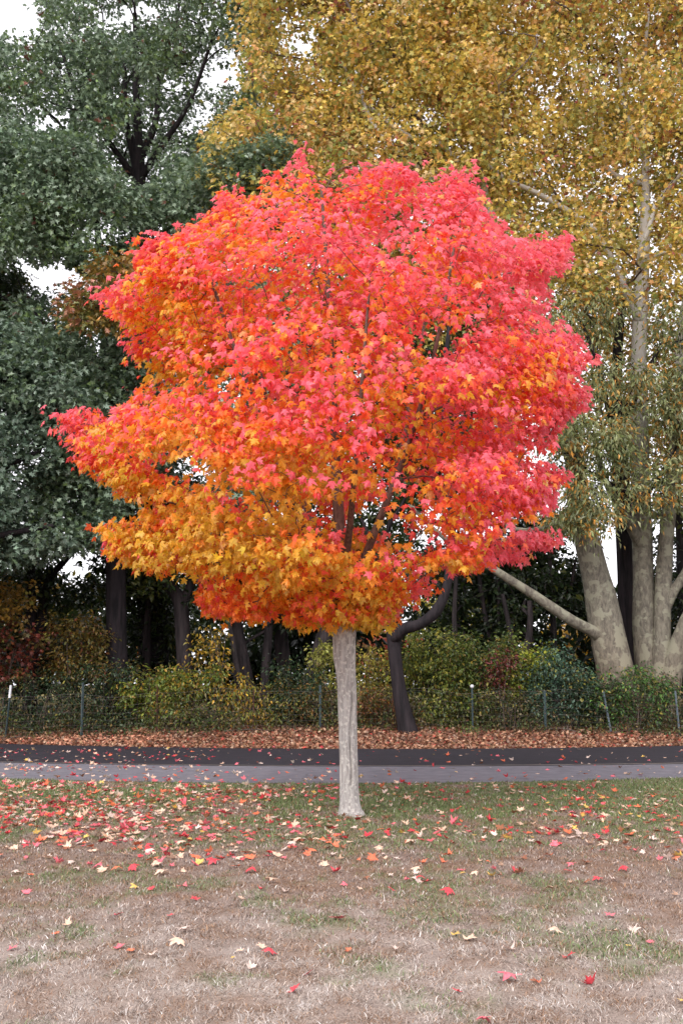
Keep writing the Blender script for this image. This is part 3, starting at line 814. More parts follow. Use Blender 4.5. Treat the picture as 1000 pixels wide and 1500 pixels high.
tree('oak_tree', 'dull green oak with a yellowing top cut by the left edge halfway up', 'tree',
     [[(-40,1000,33,20),(-30,800,33,18),(-10,600,33,14),(20,500,33,10),(10,460,33,7),(-5,430,33,5)],[(24,505,33,8),(0,470,33,6),(-30,430,33,5)]],
     [([(-150,385),(0,378),(25,395),(50,430),(60,470),(55,500),(-20,520),(-150,520)], 31.5, 34.5, 700, 0.38, 1.4)],
     lf(oak_leaf, colour=pal_colour([(56,72,44),(78,92,50),(120,112,50)], [3,3,1], 0.6, 12)), M_black_bark, seed=25)

SYC = [(172,164,92),(204,182,92),(224,188,96),(228,196,138),(216,160,98),(156,90,74),(152,160,90)]
syc_leaf = dict(per=18, spread=0.29, spread_z=0.18, size=0.165, tmpl=T_LOBE, mat=M_leaf, droop=0.5, upness=0.8,
                colour=pal_colour(SYC, [3,4,4,3,1.5,.5,2], 0.4, 5), max_twigs=1100)
GY = [(445,65,34,26),(468,120,26,12),(420,25,30,14),(350,85,10,30),(625,165,20,26),(520,95,10,14),(560,20,9,9),(790,290,14,9),(905,245,9,9),(930,32,12,7),(790,20,8,5),(690,170,8,5),(985,405,22,22),(965,330,8,12),(720,38,18,6),(845,100,8,6)]
# the many-stemmed sycamore on the right
tree('sycamore_tree', 'many-stemmed sycamore at the right edge, upright mottled trunks and vast golden-brown crown', 'tree',
     [[(958,1035,30.5,56),(951,985,30.5,42),(945,930,30.5,37),(942,860,30.5,31),(940,790,30.5,29),(937,700,30.5,28),(935,600,30.5,26),(935,500,30.5,23),(939,420,30.5,21),(943,340,30.5,18),(945,250,30.5,12),(942,120,30.3,8),(950,0,30.3,5)],
      [(968,1020,30.2,40),(968,950,30.1,27),(970,870,30.1,24),(975,790,30.1,22),(982,720,30.1,20),(990,620,30.1,16),(996,500,30.1,12),(1010,380,30,8)],
      [(978,1010,30,36),(986,965,29.9,28),(1003,920,29.7,25),(1030,860,29.5,22),(1070,740,29.3,17),(1100,600,29,12)],
      [(970,900,30.1,17),(984,868,30,15),(1000,845,30,14),(1030,790,29.8,12),(1060,700,29.6,9)],
      [(938,800,30.4,18),(920,765,30.1,15),(902,735,29.9,13),(885,700,29.8,10),(868,640,29.6,7)],
      [(936,470,30.4,15),(915,425,30,12),(895,380,29.8,10),(862,330,29.5,9),(790,285,29.2,8),(740,262,29,7),(706,235,29,5)],
      [(938,400,30.4,12),(936,370,29.9,9),(950,335,29.5,8),(958,300,29.4,6)],
      [(944,330,30.5,10),(975,280,30,8),(1000,250,29.6,7),(1040,200,29.3,5)],
      [(940,390,30.4,8),(965,372,29.8,6),(985,370,29.5,5),(1010,380,29.3,4)],
      [(945,240,30.5,9),(915,160,30,7),(905,90,30,5)],
      [(942,270,30.5,9),(890,250,30.2,8),(885,205,30.1,6),(880,170,30,5)]],
     [([(690,-200),(1200,-200),(1200,430),(1000,430),(930,445),(860,440),(800,420),(760,330),(700,270),(690,100)], 27.3, 34.5, 6600, 0.40, 1.5, GY + [(944,290,18,60,30.4),(941,350,20,50,30.4),(938,420,21,50,30.4),(946,240,14,34,30.4),(920,410,20,28,30.4),(890,370,16,16,30.4),(860,330,20,10,30.4),(800,290,26,9,30.4),(745,263,26,9,30.4),(930,150,9,16,30.4),(905,120,8,30,30.4),(985,370,20,7,30.4)]),
      ([(780,430),(1000,420),(1150,430),(1150,690),(960,690),(880,640),(800,600)], 31.5, 35.5, 900, 0.42, 1.3)],
     syc_leaf, M_syc_bark, trunk_wob=0.22, seed=31, step=0.5, tip_r=.014, twig_mat=M_twig)
tree('sycamore_tree', 'thick mottled sycamore leaning left, with one long bare limb reaching left under the maple', 'tree',
     [[(912,1040,29.5,66),(903,1000,29.5,56),(890,930,29.5,50),(876,860,29.5,43),(858,790,29.5,36),(846,735,29.5,32),(838,660,29.5,28),(800,540,29.5,24),(750,400,29.5,20),(712,300,29.5,15),(700,200,29.7,11),(660,60,30,7)],
      [(896,944,29.5,24),(880,932,29.35,21),(862,922,29.2,17),(830,905,28.9,16),(782,872,28.7,14),(735,842,28.5,12),(690,812,28.4,10),(640,780,28.3,7),(600,740,28.3,5)],
      [(845,735,29.4,14),(815,765,29.2,11),(775,778,29,8),(740,770,29,6)],
      [(700,205,29.7,11),(640,150,29.7,9),(600,175,29.5,7),(560,120,29.5,5)],
      [(720,310,29.5,12),(650,215,29,9),(600,200,28.8,7),(535,150,28.8,6),(500,90,29,4)],
      [(705,250,29.6,9),(740,120,30,7),(735,30,30,5)],
      [(640,270,29,9),(560,200,28.7,8),(530,140,28.6,6),(545,90,28.6,4)]],
     [([(360,-200),(700,-200),(720,60),(720,300),(600,300),(450,290),(330,280),(300,235),(330,170),(370,150),(360,60)], 27, 33.5, 5400, 0.41, 1.5, GY + [(540,145,8,34,29.6),(620,185,40,10,29.6),(700,255,10,34,29.6),(650,215,30,9,29.6),(735,45,8,24,29.6)]),
      ([(300,240),(740,270),(800,420),(760,520),(560,500),(320,420)], 28, 33, 1500, 0.38, 1.6)],
     syc_leaf, M_syc_bark, trunk_wob=0.22, seed=32, step=0.5, tip_r=.014, twig_mat=M_twig)

# the dark trunk between the sycamores carries the grey-green narrow leaves hanging before them
T_WILLOW = (np.array([(0,0,0),(.17,.4,.03),(0,1,-.2),(-.17,.4,.03)], float), np.array([[0,1,2],[0,2,3]]))
nar = [(120,128,84),(144,150,102),(164,164,120),(178,144,80),(210,150,70),(110,114,74)]
tree('ash_tree', 'black-barked tree between the sycamore trunks with drooping narrow grey-green leaves', 'tree',
     [[(926,1030,31.5,40),(922,960,31.5,32),(918,860,31.5,28),(914,780,31.5,26),(908,690,31.5,24),(902,600,31.3,20),(905,500,31,14),(915,430,30.5,8)],
      [(908,690,31.5,10),(890,600,29.5,8),(870,520,28.6,6),(850,470,28.4,4)],
      [(904,640,31.3,10),(940,560,29.5,8),(970,500,28.8,5)],
      [(908,720,31.4,9),(880,700,29.5,7),(860,690,28.8,5)],
      [(914,780,31.4,9),(950,720,29.5,7),(985,670,28.8,5)]],
     [([(790,640),(1150,620),(1150,690),(1040,740),(960,720),(900,740),(880,800),(850,770),(820,790),(795,750)], 27.3, 29.4, 330, 0.54, .8, [(942,660,24,80),(985,690,18,70)]),
      ([(790,440),(860,425),(930,440),(1010,430),(1150,440),(1150,640),(780,650)], 27.3, 29.4, 980, 0.50, .9, [(942,660,24,80),(985,690,18,70),(938,470,18,60),(870,740,26,34),(905,560,10,30),(875,650,10,14),(960,560,10,18),(900,770,24,16),(958,735,30,14)]),
      ([(835,600),(900,590),(920,690),(905,770),(865,790),(835,780)], 27.0, 28.6, 110, 0.52, 0.8, [(870,780,12,30)]),
      ([(920,590),(1000,580),(1000,740),(960,770),(925,740)], 27.6, 29.0, 80, 0.50, 0.8)],
     dict(per=17, spread=0.25, spread_z=0.17, size=0.19, tmpl=T_WILLOW, mat=M_leaf, droop=0.9, upness=0.6, colour=pal_colour(nar, [3,4,3,1.5,1.2,2], 0.45, 6), max_twigs=900),
     M_black_bark, seed=33)

# the dark tree with the curved limb, standing at the fence right of the maple trunk
tree('elm_tree', 'dark tree right of the maple trunk, its heavy limb curving up to the right', 'tree',
     [[(600,1084,27.6,34),(595,1060,27.6,27),(586,1020,27.6,22),(580,980,27.6,20),(577,945,27.6,20),(575,925,27.6,19),(570,905,27.7,14),(560,870,27.8,10),(545,820,28,7)],
      [(578,935,27.5,17),(592,921,27.3,17),(615,914,27.2,16),(636,898,27.1,16),(650,873,27.1,14),(657,840,27.1,13),(662,780,27.1,12),(655,680,27.1,11),(650,560,27.1,9),(660,460,27.2,6)],
      [(655,830,27.1,9),(690,780,26.9,7),(720,730,26.8,5)],
      [(657,700,27.1,8),(620,620,27,6),(600,540,27,4)]],
     [([(560,430),(740,430),(760,640),(720,760),(600,740),(540,640)], 28.0, 32.5, 1500, 0.36, 1.8, [(645,492,26,18)]), ([(400,430),(600,430),(600,800),(480,860),(400,800)], 28.5, 33, 1300, 0.36, 1.8),],
     lf(oak_leaf, size=0.19, tmpl=T_OVAL, mat=M_leaf, colour=pal_colour([(50,70,40),(70,88,48),(92,100,50)], [3,3,1], .5, 14)), M_black_bark, trunk_wob=0.3, seed=34)
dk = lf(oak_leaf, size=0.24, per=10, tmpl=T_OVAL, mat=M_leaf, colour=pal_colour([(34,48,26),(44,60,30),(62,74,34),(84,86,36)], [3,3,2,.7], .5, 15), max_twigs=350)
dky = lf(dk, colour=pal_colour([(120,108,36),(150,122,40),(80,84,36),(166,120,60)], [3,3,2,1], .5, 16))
def wt(label, stems, poly, Y0, Y1, n, leaf=dk, bark=M_dark_bark, seed=1, gaps=(), thr=0.45, name='forest_tree', fs=1.6, grp='forest trees behind the fence'):
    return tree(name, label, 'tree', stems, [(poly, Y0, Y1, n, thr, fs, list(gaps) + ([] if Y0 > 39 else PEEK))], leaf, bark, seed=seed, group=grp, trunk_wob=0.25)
def big(g, k=1.45): return [(a, b, c * k, d * k) for a, b, c, d in g]
GW = [(108,830,28,22),(84,812,24,15),(138,812,17,11),(100,852,13,9),(60,790,12,10),(20,800,10,8)]
PEEK = [(190,955,22,14),(552,945,34,26),(850,938,32,20),(800,912,26,13),(782,962,18,14),(985,945,20,28),(690,905,14,14),(640,910,16,10),(445,955,12,10),(235,955,10,12),(120,925,14,9),(715,895,10,8),(300,935,9,8),(660,945,12,9),(500,955,12,12),(745,935,10,10)]
PEEK = big(PEEK)
wt('forked grey-brown trunk between the big oak trunk and the maple', [[(272,1010,31,26),(270,960,31,22),(267,910,31,21),(264,880,31,22),(252,862,31,16),(236,838,31,13),(222,790,31,10),(215,700,31,6)],[(268,885,31,16),(280,855,31,14),(286,820,31,11),(292,740,31,8)]],
   [(180,700),(330,700),(340,860),(300,880),(230,880),(180,860)], 30, 34, 620, seed=41, gaps=GW)
wt('black multi-stemmed tree against the bright gap low at the left edge', [[(48,960,32,20),(47,900,32,16),(46,840,32,12),(48,780,32,8),(40,700,32,5)],[(58,945,32,16),(62,900,32,15),(72,850,32,12),(92,825,32,9),(125,790,32,6)],[(64,900,32,9),(58,850,32,7),(75,790,32,5)]],
   [(-150,700),(180,700),(200,880),(60,900),(-150,930)], 31, 36, 1000, seed=42, gaps=GW, bark=M_black_bark)
wt('broad dark trunk leaning slightly left just right of the forked one', [[(360,1020,31,30),(355,980,31,26),(348,930,31,21),(342,880,31,18),(335,800,31,14)]], [(300,780),(420,780),(430,920),(370,925),(300,900)], 31.5, 36, 420, seed=43)
wt('thin dark stem crossing in front of the broad leaning trunk', [[(352,1000,30.4,8),(345,960,30.4,8),(338,920,30.4,7),(330,860,30.4,6)]], [(300,840),(350,830),(350,900),(310,910)], 30, 31, 50, seed=44)
wt('slender upright trunk midway between the leaning trunk and the maple trunk', [[(386,1030,31.5,15),(389,980,31.5,13),(393,930,31.5,12),(396,860,31.5,11),(398,780,31.5,8)]], [(380,780),(450,780),(450,900),(390,910)], 31.5, 36, 260, seed=45)
wt('wide dark trunk behind the dark green shrub left of the maple trunk', [[(418,1020,33,26),(415,970,33,22),(411,930,33,21),(408,860,33,18),(405,780,33,13)]], [(380,780),(480,780),(490,900),(430,910)], 33, 38, 300, seed=46)
wt('crooked dark trunk leaning right just left of the maple trunk', [[(455,1000,30.5,26),(464,970,30.5,24),(474,935,30.5,22),(490,890,30.5,18),(505,820,30.5,12)]], [(440,780),(560,780),(560,890),(450,890)], 31, 36, 350, seed=47)
wt('thin pale stem beside the heavy curving limb of the dark tree', [[(668,1000,31,9),(667,950,31,8),(665,900,31,7),(668,840,31,6),(672,760,31,5)]], [(630,800),(720,790),(740,930),(690,950),(650,930)], 31.5, 37, 420, seed=48, gaps=[(655,880,14,18)])
wt('pair of thin grey stems leaning left under the right side of the maple crown', [[(725,1000,32,9),(718,940,32,8),(708,890,32,7),(700,840,32,6)],[(722,960,32,6),(730,900,32,6),(728,840,32,5)]], [(690,800),(770,800),(780,920),(720,950),(690,930)], 32.5, 38, 430, seed=49)
wt('dark crooked tree forking under the long bare sycamore limb', [[(762,1010,30,16),(764,975,30,13),(772,945,30,11),(776,915,30,9),(775,880,30,7)],[(764,968,30,10),(750,940,30,8),(742,900,30,7),(735,870,30,6)]], [(735,840),(820,835),(860,890),(860,950),(800,960),(740,930)], 30.5, 35, 420, seed=50, gaps=[(800,905,12,10)])
wt('leafy dark tree against the bright gap left of the leaning sycamore', [[(812,1010,33,12),(810,930,33,9),(808,860,33,7),(800,780,33,5)],[(810,900,33,6),(835,860,33,5),(842,820,33,4)]], [(740,760),(850,750),(870,850),(870,900),(800,880),(740,860)], 33, 37, 520, seed=51, gaps=[(838,800,24,20),(812,842,26,10),(860,750,12,20),(785,835,10,7)], thr=0.44, fs=1.1)
wt('dark-stemmed tree seen through the gaps between the right-hand sycamore stems', [[(1010,1000,36,18),(1000,900,36,14),(995,800,36,11),(990,700,36,8)]], [(955,690),(1100,680),(1120,900),(990,900),(955,860)], 35, 40, 620, seed=52, gaps=[(960,880,10,30),(987,820,7,20)], thr=0.46, fs=1.2)
# far yellow trees glimpsed through the wood
wt('yellow-leaved tree glimpsed behind the sycamore trunks near the right edge', [[(1000,1000,44,10),(1000,950,44,8),(1000,900,44,5)]], [(960,890),(1060,890),(1060,985),(960,985)], 42, 47, 260, lf(dky, colour=pal_colour([(216,166,40),(226,176,60),(160,140,40)], [3,3,1], .5, 17)), seed=53)
wt('golden far tree glimpsed under the long bare sycamore limb', [[(850,1000,46,9),(850,950,46,7),(850,910,46,5)]], [(800,915),(880,920),(880,985),(820,985)], 44, 49, 300, lf(dky, colour=pal_colour([(206,160,44),(216,180,80),(150,140,40)], [3,3,1], .5, 18)), seed=54)
wt('pink-red tree glimpsed in the clearing just right of the maple trunk', [[(560,1010,48,7),(556,960,48,5),(552,930,48,4)]], [(525,925),(615,935),(610,985),(590,980),(530,965)], 46, 50, 260, lf(dky, size=0.22, colour=pal_colour([(206,66,62),(224,120,90),(206,170,120),(170,150,90)], [3,2,2,2], .8, 19)), seed=55)
wt('straw-coloured far tree filling the clearing between maple trunk and dark tree', [[(540,1030,53,7),(538,980,53,5),(536,940,53,4)]], [(515,905),(580,905),(580,1000),(515,1000)], 51, 56, 330, lf(dky, size=0.26, colour=pal_colour([(190,176,110),(206,186,130),(170,160,80)], [3,3,2], .6, 20)), seed=56)
wt('orange far tree glimpsed left of the forked trunk', [[(205,1000,48,8),(205,960,48,6),(205,930,48,4)]], [(150,915),(245,925),(240,985),(150,985)], 46, 51, 260, lf(dky, colour=pal_colour([(216,150,110),(206,160,70),(130,120,50)], [3,2,2], .6, 23)), seed=57)
wt('dark evergreen filling the gap between the oak trunk and the forked trunk', [[(215,1010,33,14),(215,950,33,12),(217,900,33,9),(218,840,33,5)]], [(178,800),(250,800),(262,900),(255,985),(185,985),(180,880)], 33, 37, 420, seed=58)

wt('yellow-green far trees glimpsed in the gaps behind the thin grey stems', [[(690,1010,46,8),(690,960,46,6),(690,920,46,5)]], [(620,880),(740,880),(740,940),(620,930)], 44, 49, 260, lf(dky, colour=pal_colour([(170,160,60),(196,180,80),(120,130,50)], [3,3,2], .6, 63)), seed=63)
tree('oak_tree', 'further oak standing outside the left edge of the photo', 'tree',
     [[(-330,1020,33,34),(-330,850,33,30),(-335,600,33,24),(-340,400,33,14),(-340,250,33,6)]],
     [([(-560,500),(-480,300),(-340,200),(-220,330),(-180,560),(-240,760),(-340,860),(-500,780)], 30, 36.5, 2600, 0.48, 1.8)], oak_leaf, M_black_bark, seed=71)
tree('oak_tree', 'further oak standing outside the right edge of the photo', 'tree',
     [[(1330,1020,33,34),(1330,850,33,30),(1335,600,33,24),(1330,400,33,14),(1330,250,33,6)]],
     [([(1110,560),(1180,340),(1330,220),(1450,330),(1530,560),(1460,760),(1330,860),(1190,780)], 30, 36.5, 2600, 0.48, 1.8)], oak_leaf, M_black_bark, seed=72)
# far wood as one mass
def far_wood():
    rg = np.random.default_rng(77)
    regs = [([(-900,640),(-500,560),(-260,680),(60,760),(170,860),(330,800),(620,790),(760,850),(860,890),(960,900),(1260,760),(1500,560),(1900,660),(1900,1000),(-900,1000)], 56, 72, 9500, 0.44, 3.0, [(108,825,54,38),(835,850,66,46),(985,850,30,60)] + PEEK),
            ([(-900,860),(-100,885),(1100,885),(1900,860),(1900,1005),(-900,1005)], 38, 41.5, 3200, 0.47, 2.0, PEEK)]
    tips = np.vstack([sample_region(r, rg) for r in regs]); k = 12
    off = rg.normal(size=(len(tips), k, 3)) * 0.55; pos = (tips[:, None] + off).reshape(-1, 3); n = len(pos)
    tip = norm(off.reshape(-1, 3) + np.array([0, 0, -0.3])); nor = norm(np.array([0, 0, .8]) + rg.normal(size=(n, 3)) * .6)
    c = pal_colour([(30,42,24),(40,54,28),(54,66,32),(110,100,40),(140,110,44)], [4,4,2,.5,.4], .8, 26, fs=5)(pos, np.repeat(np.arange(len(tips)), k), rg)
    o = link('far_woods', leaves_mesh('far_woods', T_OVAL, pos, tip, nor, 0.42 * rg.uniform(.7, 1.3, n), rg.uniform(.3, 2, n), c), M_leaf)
    tag(o, 'shadowy green and gold woodland far behind the trunks', 'woods', kind='stuff')
far_wood()
# ------------------------------------------------------------------ shrubs behind the fence
def shrub(label, px0, px1, py0, py1, Y, n, pal, wts, size=0.10, per=16, tmpl=T_OVAL, seed=1, thr=0.49, name='shrub', cat='shrub', nst=4, spread=0.16, droop=0.5, depth=1.4, fs=0.55, clump=0.3):
    cx, w = (px0 + px1) / 2, (px1 - px0) / 2
    rg = np.random.default_rng(seed)
    by = 1066 + (28.5 - Y) * 3
    stems = []
    for k in range(nst):
        a = rg.uniform(-1, 1); yy = Y + rg.uniform(-.3, .3)
        b0 = G(cx + a * w * 0.15, 1040); 
        x0 = (cx + a * w * 0.2 - 500) / FPX * Y / 1.02; gz = float(ground_z(x0, yy))
        top = P(cx + a * w * 0.6, py0 + (py1 - py0) * rg.uniform(0.15, 0.45), yy)
        stems.append((x0, yy, gz, top))
    root = empty(name, (stems[0][0], stems[0][1], stems[0][2]), label, cat, 'shrubs and saplings behind the fence')
    st = []
    for x0, yy, gz, top in stems:
        p = spline(np.array([[x0, yy, gz - 0.05], [x0 * .7 + top[0] * .3 + rg.normal() * .05, yy, gz * .55 + top[2] * .45], list(top)]), 7)
        st.append((p, np.linspace(0.022, 0.008, 7)))
    mb = MB()
    for p, r_ in st: mb.tube(p, r_, 6)
    # rounded outline with ragged edge
    t = np.linspace(0, 2 * math.pi, 22, endpoint=False)
    n = int(n * .8); rag = rg.uniform(0.6, 1.35, 22); w = w * 1.12
    poly = np.column_stack([cx + w * np.sign(np.cos(t)) * np.abs(np.cos(t)) ** .7 * rag, (py0 + py1) / 2 + (py1 - py0) / 2 * np.sign(np.sin(t)) * np.abs(np.sin(t)) ** .7 * rag])
    tips = sample_region((poly, Y - depth / 2, Y + depth / 2, n, thr, fs), rg)
    gzt = ground_z(tips[:, 0], tips[:, 1]); tips = tips[tips[:, 2] > gzt + 0.05]
    A, par, r, ns = grow(st, tips[:min(len(tips), 160)], .3, .15, 0.0035, seed=seed)
    link('stems', mb.mesh('stems'), M_twig, root)
    bm_ = branches_mesh('branches', A, par, r, ns)
    if bm_: link('branches', bm_, M_twig, root)
    k = per; nn = len(tips) * k
    off = rg.normal(size=(len(tips), k, 3)) * spread * np.array([1, 1, .7]); pos = (tips[:, None] + off).reshape(-1, 3)
    pos[:, 2] = np.maximum(pos[:, 2], ground_z(pos[:, 0], pos[:, 1]) + 0.03)
    tip = norm(norm(off.reshape(-1, 3)) + np.array([0, 0, -droop]) + rg.normal(size=(nn, 3)) * .35)
    nor = norm(np.array([0, 0, .9]) + rg.normal(size=(nn, 3)) * .5)
    c = pal_colour(list(pal) + [(124,104,60),(150,142,66)], list(wts) + [.5, .6], clump, seed, vary=.24, fs=0.6)(pos, np.repeat(np.arange(len(tips)), k), rg)
    link('foliage', leaves_mesh('foliage', tmpl, pos, tip, nor, size * rg.uniform(.6, 1.3, nn), rg.uniform(.3, 2, nn), c), M_leaf, root)
    return root
GRN = [(80,102,50),(102,120,58),(66,84,44),(130,134,64)]
DGR = [(46,66,42),(60,82,52),(40,56,34),(84,96,58)]
OLV = [(112,116,44),(140,134,50),(92,98,42),(168,146,50)]
YEL = [(188,146,46),(170,128,42),(200,164,66),(130,120,46)]
RED = [(118,52,42),(138,66,48),(96,50,40),(150,84,54)]
BRN = [(112,96,70),(92,84,58),(132,108,80),(80,84,50)]
BLU = [(74,100,84),(92,120,98),(58,84,66),(110,130,96)]
S = shrub
S('crimson-leaved sapling at the left edge above the white-topped fence post', -60, 52, 905, 1008, 29.2, 190, RED + [(96,84,44)], [3,2,2,1,2], .13, tmpl=T_LOBE, seed=101, clump=.5)
S('orange-yellow sapling spray at the left edge above the crimson sapling', -50, 42, 850, 912, 29.8, 90, [(170,128,56),(184,146,68),(130,104,48)], [3,2,1], .12, tmpl=T_LOBE, seed=102)
S('bronze and olive shrub between the crimson sapling and the oak trunk', 60, 158, 900, 1000, 29.6, 230, [(112,88,36),(134,108,44),(96,92,42),(120,70,44)], [3,3,2,1], .12, seed=103)
S('dull green brush by the white-topped fence post', 0, 110, 985, 1068, 28.9, 210, BRN[:1] + DGR, [1,3,3,2,2], .09, seed=104)
S('dark green bush under the oak trunk behind the fence', 100, 205, 975, 1070, 28.9, 300, DGR + [(110,90,60)], [3,3,3,2,1], .10, seed=105)
S('lime and olive shrub right of the oak trunk', 186, 268, 978, 1060, 29.0, 230, [(128,146,58),(152,160,68),(168,136,56),(92,106,50)], [3,3,2,2], .12, seed=106)
S('green shrub in front of the forked trunk', 240, 312, 975, 1066, 28.8, 190, [(100,120,52),(128,130,56),(176,136,50),(84,100,48)], [3,2,1.5,2], .12, seed=107)
S('airy golden sapling between the forked trunk and the leaning trunk', 280, 352, 905, 1010, 29.3, 60, YEL, [3,2,2,2], .13, per=9, tmpl=T_OVAL, seed=108, thr=.42, droop=.9)
S('yellow-leaved sapling behind the wire in front of the leaning trunk', 325, 412, 992, 1062, 28.7, 130, YEL + [(110,120,50)], [2,2,1,3,4], .12, per=10, seed=109, droop=1.0)
S('brown-green weeds low under the yellow saplings', 225, 345, 1030, 1078, 28.3, 120, BRN + [(84,100,50)], [2,2,2,2,3], .08, seed=110, nst=5)
S('dark green bush left of the maple trunk', 396, 480, 965, 1062, 29.0, 250, DGR, [3,3,3,1], .11, seed=111)
S('pale yellow-green sapling close against the left of the maple trunk', 462, 512, 945, 1012, 29.6, 90, [(150,150,70),(176,168,90),(120,124,60)], [3,2,2], .12, seed=112)
S('olive and rust brush low beside the maple trunk', 425, 545, 1000, 1068, 28.7, 230, [(92,88,40),(120,88,40),(72,82,42),(140,100,44)], [3,2,3,1], .09, seed=113)
S('yellow-olive shrub between the maple trunk and the dark tree', 520, 592, 955, 1040, 29.5, 200, [(150,140,54),(170,150,70),(120,120,50),(170,96,50)], [3,2,3,1], .10, seed=114)
S('rusty brown shrub at the foot of the dark tree', 520, 600, 1005, 1070, 28.5, 170, [(120,70,40),(96,60,36),(92,88,44),(140,92,50)], [3,2,2,1], .08, seed=115)
S('tall olive-green bush right of the dark tree', 590, 680, 930, 1062, 28.9, 400, [(96,108,46),(126,132,54),(156,146,60),(72,88,42)], [3,3,1.5,2], .11, seed=116)
S('wide green bush with yellowing top behind the ball-topped fence post', 650, 745, 930, 1064, 28.9, 430, [(80,98,46),(104,116,50),(140,120,50),(62,82,42)], [3,3,1,2], .11, seed=117)
S('dark red sapling under the pair of thin grey stems', 715, 752, 955, 1020, 28.4, 60, [(104,44,44),(124,60,50),(90,50,40)], [3,2,2], .11, seed=118)
S('yellow-green shrub left of the blue-green bush', 742, 796, 950, 1040, 29.3, 160, [(150,158,54),(170,170,60),(112,128,50)], [3,2,2], .12, seed=119)
S('blue-green bush in front of the golden far tree', 780, 868, 950, 1064, 28.9, 330, BLU, [3,3,3,1], .11, seed=120)
S('grey-brown twiggy brush along the wire right of the red sapling', 690, 800, 1015, 1072, 28.4, 150, BRN + DGR[:2], [3,3,2,2,2,2], .08, seed=121, nst=6)
S('nearly black-green bush left of the leaning fence post', 838, 905, 985, 1066, 28.8, 250, DGR, [3,2,3,.5], .10, seed=122)
S('bright green bush at the foot of the sycamore trunks', 880, 965, 985, 1066, 28.5, 260, [(74,110,50),(96,134,62),(60,86,44)], [3,2,3], .10, seed=123)
S('grey-green brush at the right edge before the sycamore root', 945, 1060, 1000, 1070, 28.7, 190, BRN + DGR, [3,3,2,2,2,2,2,1], .08, seed=124, nst=5)
S('little green weed growing out of the dead leaves right of the dark tree', 672, 694, 1060, 1082, 27.4, 14, [(80,104,50),(100,120,60)], [1,1], .08, seed=125, nst=2, thr=.2, spread=.08, depth=.4, name='weed', cat='weed')

def undergrowth():
    rg = np.random.default_rng(404); n = 2600
    n = 1500; x = rg.uniform(-13.5, 13.5, n); y = 27.75 + 2.6 * rg.random(n) ** 1.4
    h = rg.uniform(.15, 1.0, n) * (.15 + 2.2 * np.clip(fbm(np.stack([x, y * .3], -1), 1.1, 3) - .3, 0, 1)) * np.where(y < 28.1, .4, 1)
    mb = MB()
    for i in range(0, n, 4):
        z = float(ground_z(x[i], y[i])); dx, dy = rg.normal(size=2) * .18
        mb.tube(np.array([(x[i], y[i], z - .02), (x[i] + dx * .4, y[i] + dy * .4, z + h[i] * .7), (x[i] + dx, y[i] + dy, z + h[i] * 1.35)]), [.007, .005, .002], 3, False)
    o = link('undergrowth_stalks', mb.mesh('undergrowth_stalks'), M_twig); tag(o, 'bare brown weed stalks standing along the fence', 'weeds', kind='stuff')
    k = 16; off = rg.normal(size=(n, k, 3)) * np.array([.13, .13, .22]); pos = np.stack([x, y, ground_z(x, y) + h * .65], -1)[:, None] + off
    pos = pos.reshape(-1, 3); pos[:, 2] = np.maximum(pos[:, 2], ground_z(pos[:, 0], pos[:, 1]) + .02); N_ = len(pos)
    tip = norm(rg.normal(size=(N_, 3)) + np.array([0, 0, -.3])); nor = norm(np.array([0, 0, .8]) + rg.normal(size=(N_, 3)) * .6)
    c = pal_colour([(66,82,46),(84,98,54),(108,110,62),(122,100,68),(92,78,58),(140,116,66),(128,74,52)], [4,4,3,2,2,1,.5], .6, 405, fs=.9)(pos, np.repeat(np.arange(n), k), rg)
    o = link('undergrowth', leaves_mesh('undergrowth', T_OVAL, pos, tip, nor, .085 * rg.uniform(.5, 1.4, N_), rg.uniform(.3, 2, N_), c), M_leaf)
    tag(o, 'tangled dull green and brown undergrowth along the fence', 'undergrowth', kind='stuff')
undergrowth()

